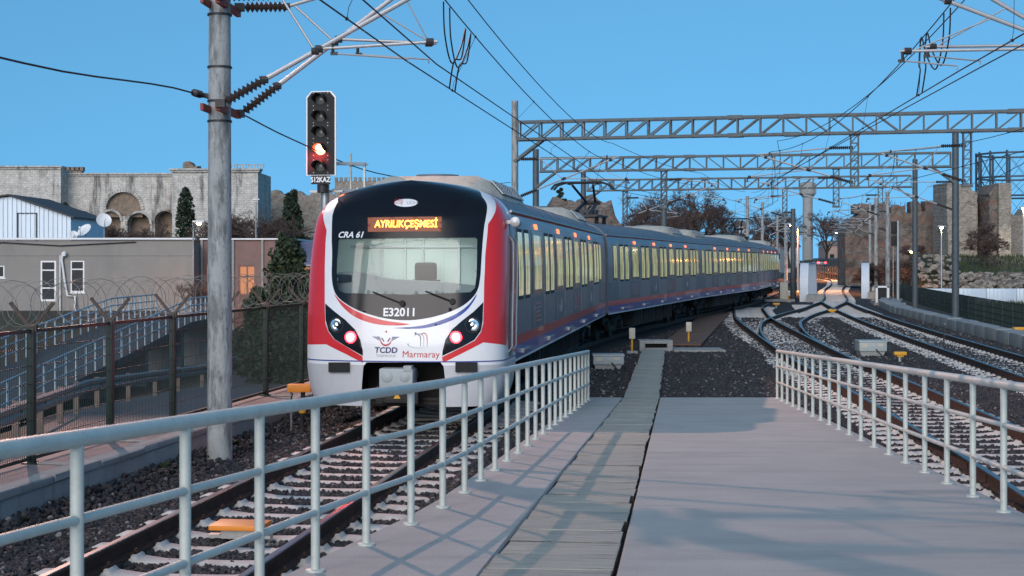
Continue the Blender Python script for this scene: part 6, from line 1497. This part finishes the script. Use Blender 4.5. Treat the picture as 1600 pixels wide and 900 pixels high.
# ------------------------------------------------------------------ signal seen from behind, lamps
def street_lamp(label, x, y, z0, zt, arm=(0, 0), lit=None, energy=0, col=(1, .4, .12), r=.06, spot=150, group=None, aim=None):
    t = thing('street_lamp', label, 'street lamp', (x, y, z0), 0, group); m = MB(); hx, hy = x+arm[0], y+arm[1]
    m.cyl((x, y, z0), (x, y, zt-.12), r*1.25, 10, r*.7); m.lathe([(r*2.2, z0), (r*2.2, z0+.05), (r*1.4, z0+.12)], (x, y, 0), 12)
    if arm != (0, 0): m.tube([(x, y, zt-.25), (x+arm[0]*.35, y+arm[1]*.35, zt-.02), (hx, hy, zt+.05)], r*.6, 8)
    sub(m, 'pole', M['galv'], t, t); m = MB(); bbox(m, (hx, hy, zt+.06), (.62, .3, .12), .03); sub(m, 'lamp_head', M['galv'], t, t)
    if lit:
        sub(MB().lathe([(.02, zt-.005), (.12, zt-.01), (.12, zt-.06), (.03, zt-.10)], (hx, hy, 0), 12), 'lamp', M[lit], t, t)
        if energy:
            ld = bpy.data.lights.new('lamp_light', 'SPOT'); ld.energy = energy; ld.color = col; ld.shadow_soft_size = .12; ld.spot_size = R(spot); ld.spot_blend = .5
            o = put('lamp_light', ld, t, (arm[0], arm[1], zt-.2-z0))
            if aim: o.rotation_euler = (Vector(aim)-Vector((hx, hy, zt))).to_track_quat('-Z', 'Y').to_euler()
    return t
street_lamp('tall sodium street lamp on the far side of the sunken road', -14.9, 37.8, -2.3, 15.0, (2.3, 0), 'lampon', 10500, (1, .56, .43), .1, 100, aim=(0, 13, .5))
street_lamp('slim street lamp in front of the brown shed beside the grey building', pxX(302, 78), 78, -2.2, pyZ(350, 78), (.75, -2.2), 'lampon', 170, (1, .34, .08), .05)
street_lamp('thin tall lamp post rising in front of the marble tower', pxX(400, 120), 120, 0, pyZ(313, 120), (0, 0), None, 0)
street_lamp('white-lit lamp post in front of the ruined wall', pxX(1471, 112), 112, -.2, pyZ(355, 112), (0, -.02), 'lampwhite', 250, (1, .85, .6), .06)
street_lamp('orange-lit lamp low among the bushes behind the dark column', pxX(1426, 118), 118, .4, pyZ(393, 118), (-.1, -.02), 'lampon', 150, (1, .35, .08), .05)
street_lamp('brilliant white floodlight at the foot of the ruins', pxX(1599, 136), 136, 1.5, pyZ(325, 136), (0, -.02), 'lampwhite', 600, (1, .9, .7), .06)
street_lamp('orange sodium lamp far down the lit street beyond the masts', pxX(1319, 225), 225, .4, pyZ(364, 225), (-1.2, 0), 'lampon', 12000, (1, .3, .06), .08, 165, 'sodium lamps on the far street')
street_lamp('orange sodium lamp above the lit slope right of the far masts', pxX(1338, 205), 205, .4, pyZ(372, 205), (-1.5, 0), 'lampon', 10000, (1, .3, .06), .08, 165, 'sodium lamps on the far street')
street_lamp('orange sodium lamp shining on the last train car', pxX(1247, 128), 128, -.2, pyZ(392, 128)+2.2, (-.6, 0), 'lampon', 5000, (1, .32, .06), .08, 160)
x, y = pxX(1403, 95), 95; t = thing('railway_signal', 'grey signal post with black lamp heads seen from behind by the green fence', 'signal', (x, y, -.3))
sub(MB().cyl((x, y, -.3), (x, y, pyZ(345, y)), .12, 12, .10), 'pole', M['galv'], t, t)
for py0, py1 in ((346, 366), (368, 384)):
    m = MB(); bbox(m, (x-.28, y-.1, (pyZ(py0, y)+pyZ(py1, y))/2), (.3, .2, pyZ(py0, y)-pyZ(py1, y)), .02); m.bar((x, y, (pyZ(py0, y)+pyZ(py1, y))/2), (x-.2, y, (pyZ(py0, y)+pyZ(py1, y))/2), .05); sub(m, 'lamp_head', M['rubber'], t, t)
m = MB(); m.cyl((x-.3, y, -.3), (x-.3, y, pyZ(385, y)), .03, 8); sub(m, 'conduit', M['galv'], t, t)
x, y = pxX(1457.5, 50), 50; t = thing('stake', 'thin dark stake standing against the concrete trough wall', 'stake', (x-1.1, y-3, -.22)); MB().cyl((x-1.1+.6, 47, -.25), (x-1.1+.63, 47, .45), .025, 8).build('rod', M['dark'], t); MB().lathe([(.03, .43), (.035, .47), (.01, .49)], (x-.47, 47, 0), 8).build('cap', M['galv'], t)
p = PG(1594, 519, -.1); t = thing('yellow_bollard', 'yellow topped block beside the trough wall at the fence', 'bollard', (p.x, p.y, -.3)); m = MB(); bbox(m, (p.x, p.y, .02), (.5, .3, .12), .03); sub(m, 'cap', M['yellow'], t, t); m = MB(); bbox(m, (p.x, p.y, -.16), (.3, .2, .26), .02); sub(m, 'stub', M['oldconc'], t, t)
# ------------------------------------------------------------------ far street with a car and its fence
fr = MB(); fr.v = [tuple(v) for v in (P(1262,424,235), P(1350,434,228), P(1312,403,330), P(1286,403,330))]; 
fr.f = [(0, 1, 2, 3)]; fr.m = [0]; struct(fr.build('far_street', M['asphalt']))
fb = thing('street_embankment', 'earth bank carrying the orange-lit street beyond the tracks', 'embankment', (52, 235, 0)); a, b, c, d = fr.v
sub(MB().add([(a[0]-1, a[1], -.5), (b[0]+6, b[1], -.5), (c[0]+8, c[1], -.5), (d[0]-2, d[1], -.5), (a[0]-1, a[1]-.2, a[2]-.06), (b[0]+6, b[1]-.2, b[2]-.06), (c[0]+8, c[1], c[2]-.06), (d[0]-2, d[1], d[2]-.06)], [(0, 1, 5, 4), (1, 2, 6, 5), (2, 3, 7, 6), (3, 0, 4, 7), (4, 5, 6, 7)]), 'bank', M['earth'], fb, fb)
ff = thing('street_fence', 'dark railing fence in front of the orange-lit street', 'fence', (50, 214, 0)); m = MB(); p0, p1 = P(1272,424,216), P(1350,432,205)
for k in range(22): q = p0+(p1-p0)*(k/21); sub(MB().bar((q.x, q.y, -.3), (q.x, q.y, q.z+.9), .09), 'post', M['dark'], ff, ff)
for z in (.0, .45, .9): m.bar(p0+Vector((0, 0, z)), p1+Vector((0, 0, z)), .05)
sub(m, 'rail', M['dark'], ff, ff)
p = P(1284, 417, 268); t = thing('car', 'small car with glowing red tail lights on the orange-lit street', 'car', (p.x, p.y, p.z)); X, Yq, Z = p
m = MB(); bbox(m, (X, Yq+2, Z+.6), (1.75, 4.2, .65), .15); sub(m, 'body', mat('car_paint', (.2,.2,.22), .3, .5, var=0), t, t); m = MB(); bbox(m, (X, Yq+2.1, Z+1.1), (1.5, 2.4, .6), .2); sub(m, 'cabin', M['darkglass'], t, t)
for s in (-.65, .65):
    sub(MB().bx(X+s-.17, X+s+.17, Yq-.14, Yq-.1, Z+.62, Z+.85), 'tail_light', M['tail'], t, t)
    for d_ in (.7, 3.3): sub(MB().lathe([(.32, -.1), (.32, .1)], (X+s*1.25, Yq+d_, Z+.32), 14, ax='x'), 'wheel', M['rubber'], t, t)

# weeds at the foot of the retaining wall
M['weed'] = mat('weed_leaves', (.05,.085,.025), .8, var=.5, vs=9)
for i, (y, r, lb) in enumerate(((18.3, .16, 'green weed tuft at the wall foot just before the concrete mast'), (20.6, .2, 'green weed tuft at the wall foot just behind the concrete mast'), (15.2, .1, 'tiny weed sprouting from the ballast by the retaining wall'))):
    x = wall_x(y)+.14; t = thing('weed', lb, 'weed', (x, y, -.2)); rnd = random.Random(300+i); m = MB()
    for k in range(60):
        a = rnd.uniform(0, 2*PI); e = rnd.uniform(.3, 1.4); L = r*rnd.uniform(.6, 1.5); d = Vector((math.cos(a)*math.cos(e), math.sin(a)*math.cos(e), math.sin(e))); s_ = Vector((-math.sin(a), math.cos(a), 0))*L*.13; b = Vector((x, y, -.18))
        m.add([b, b+d*L*.55+s_, b+d*L+Vector((0, 0, -L*.2)), b+d*L*.55-s_], [(0, 1, 2, 3)])
    sub(m, 'leaves', M['weed'], t, t); sub(MB().cyl((x, y, -.25), (x, y, -.1), .012, 6), 'stem', M['bark'], t, t)
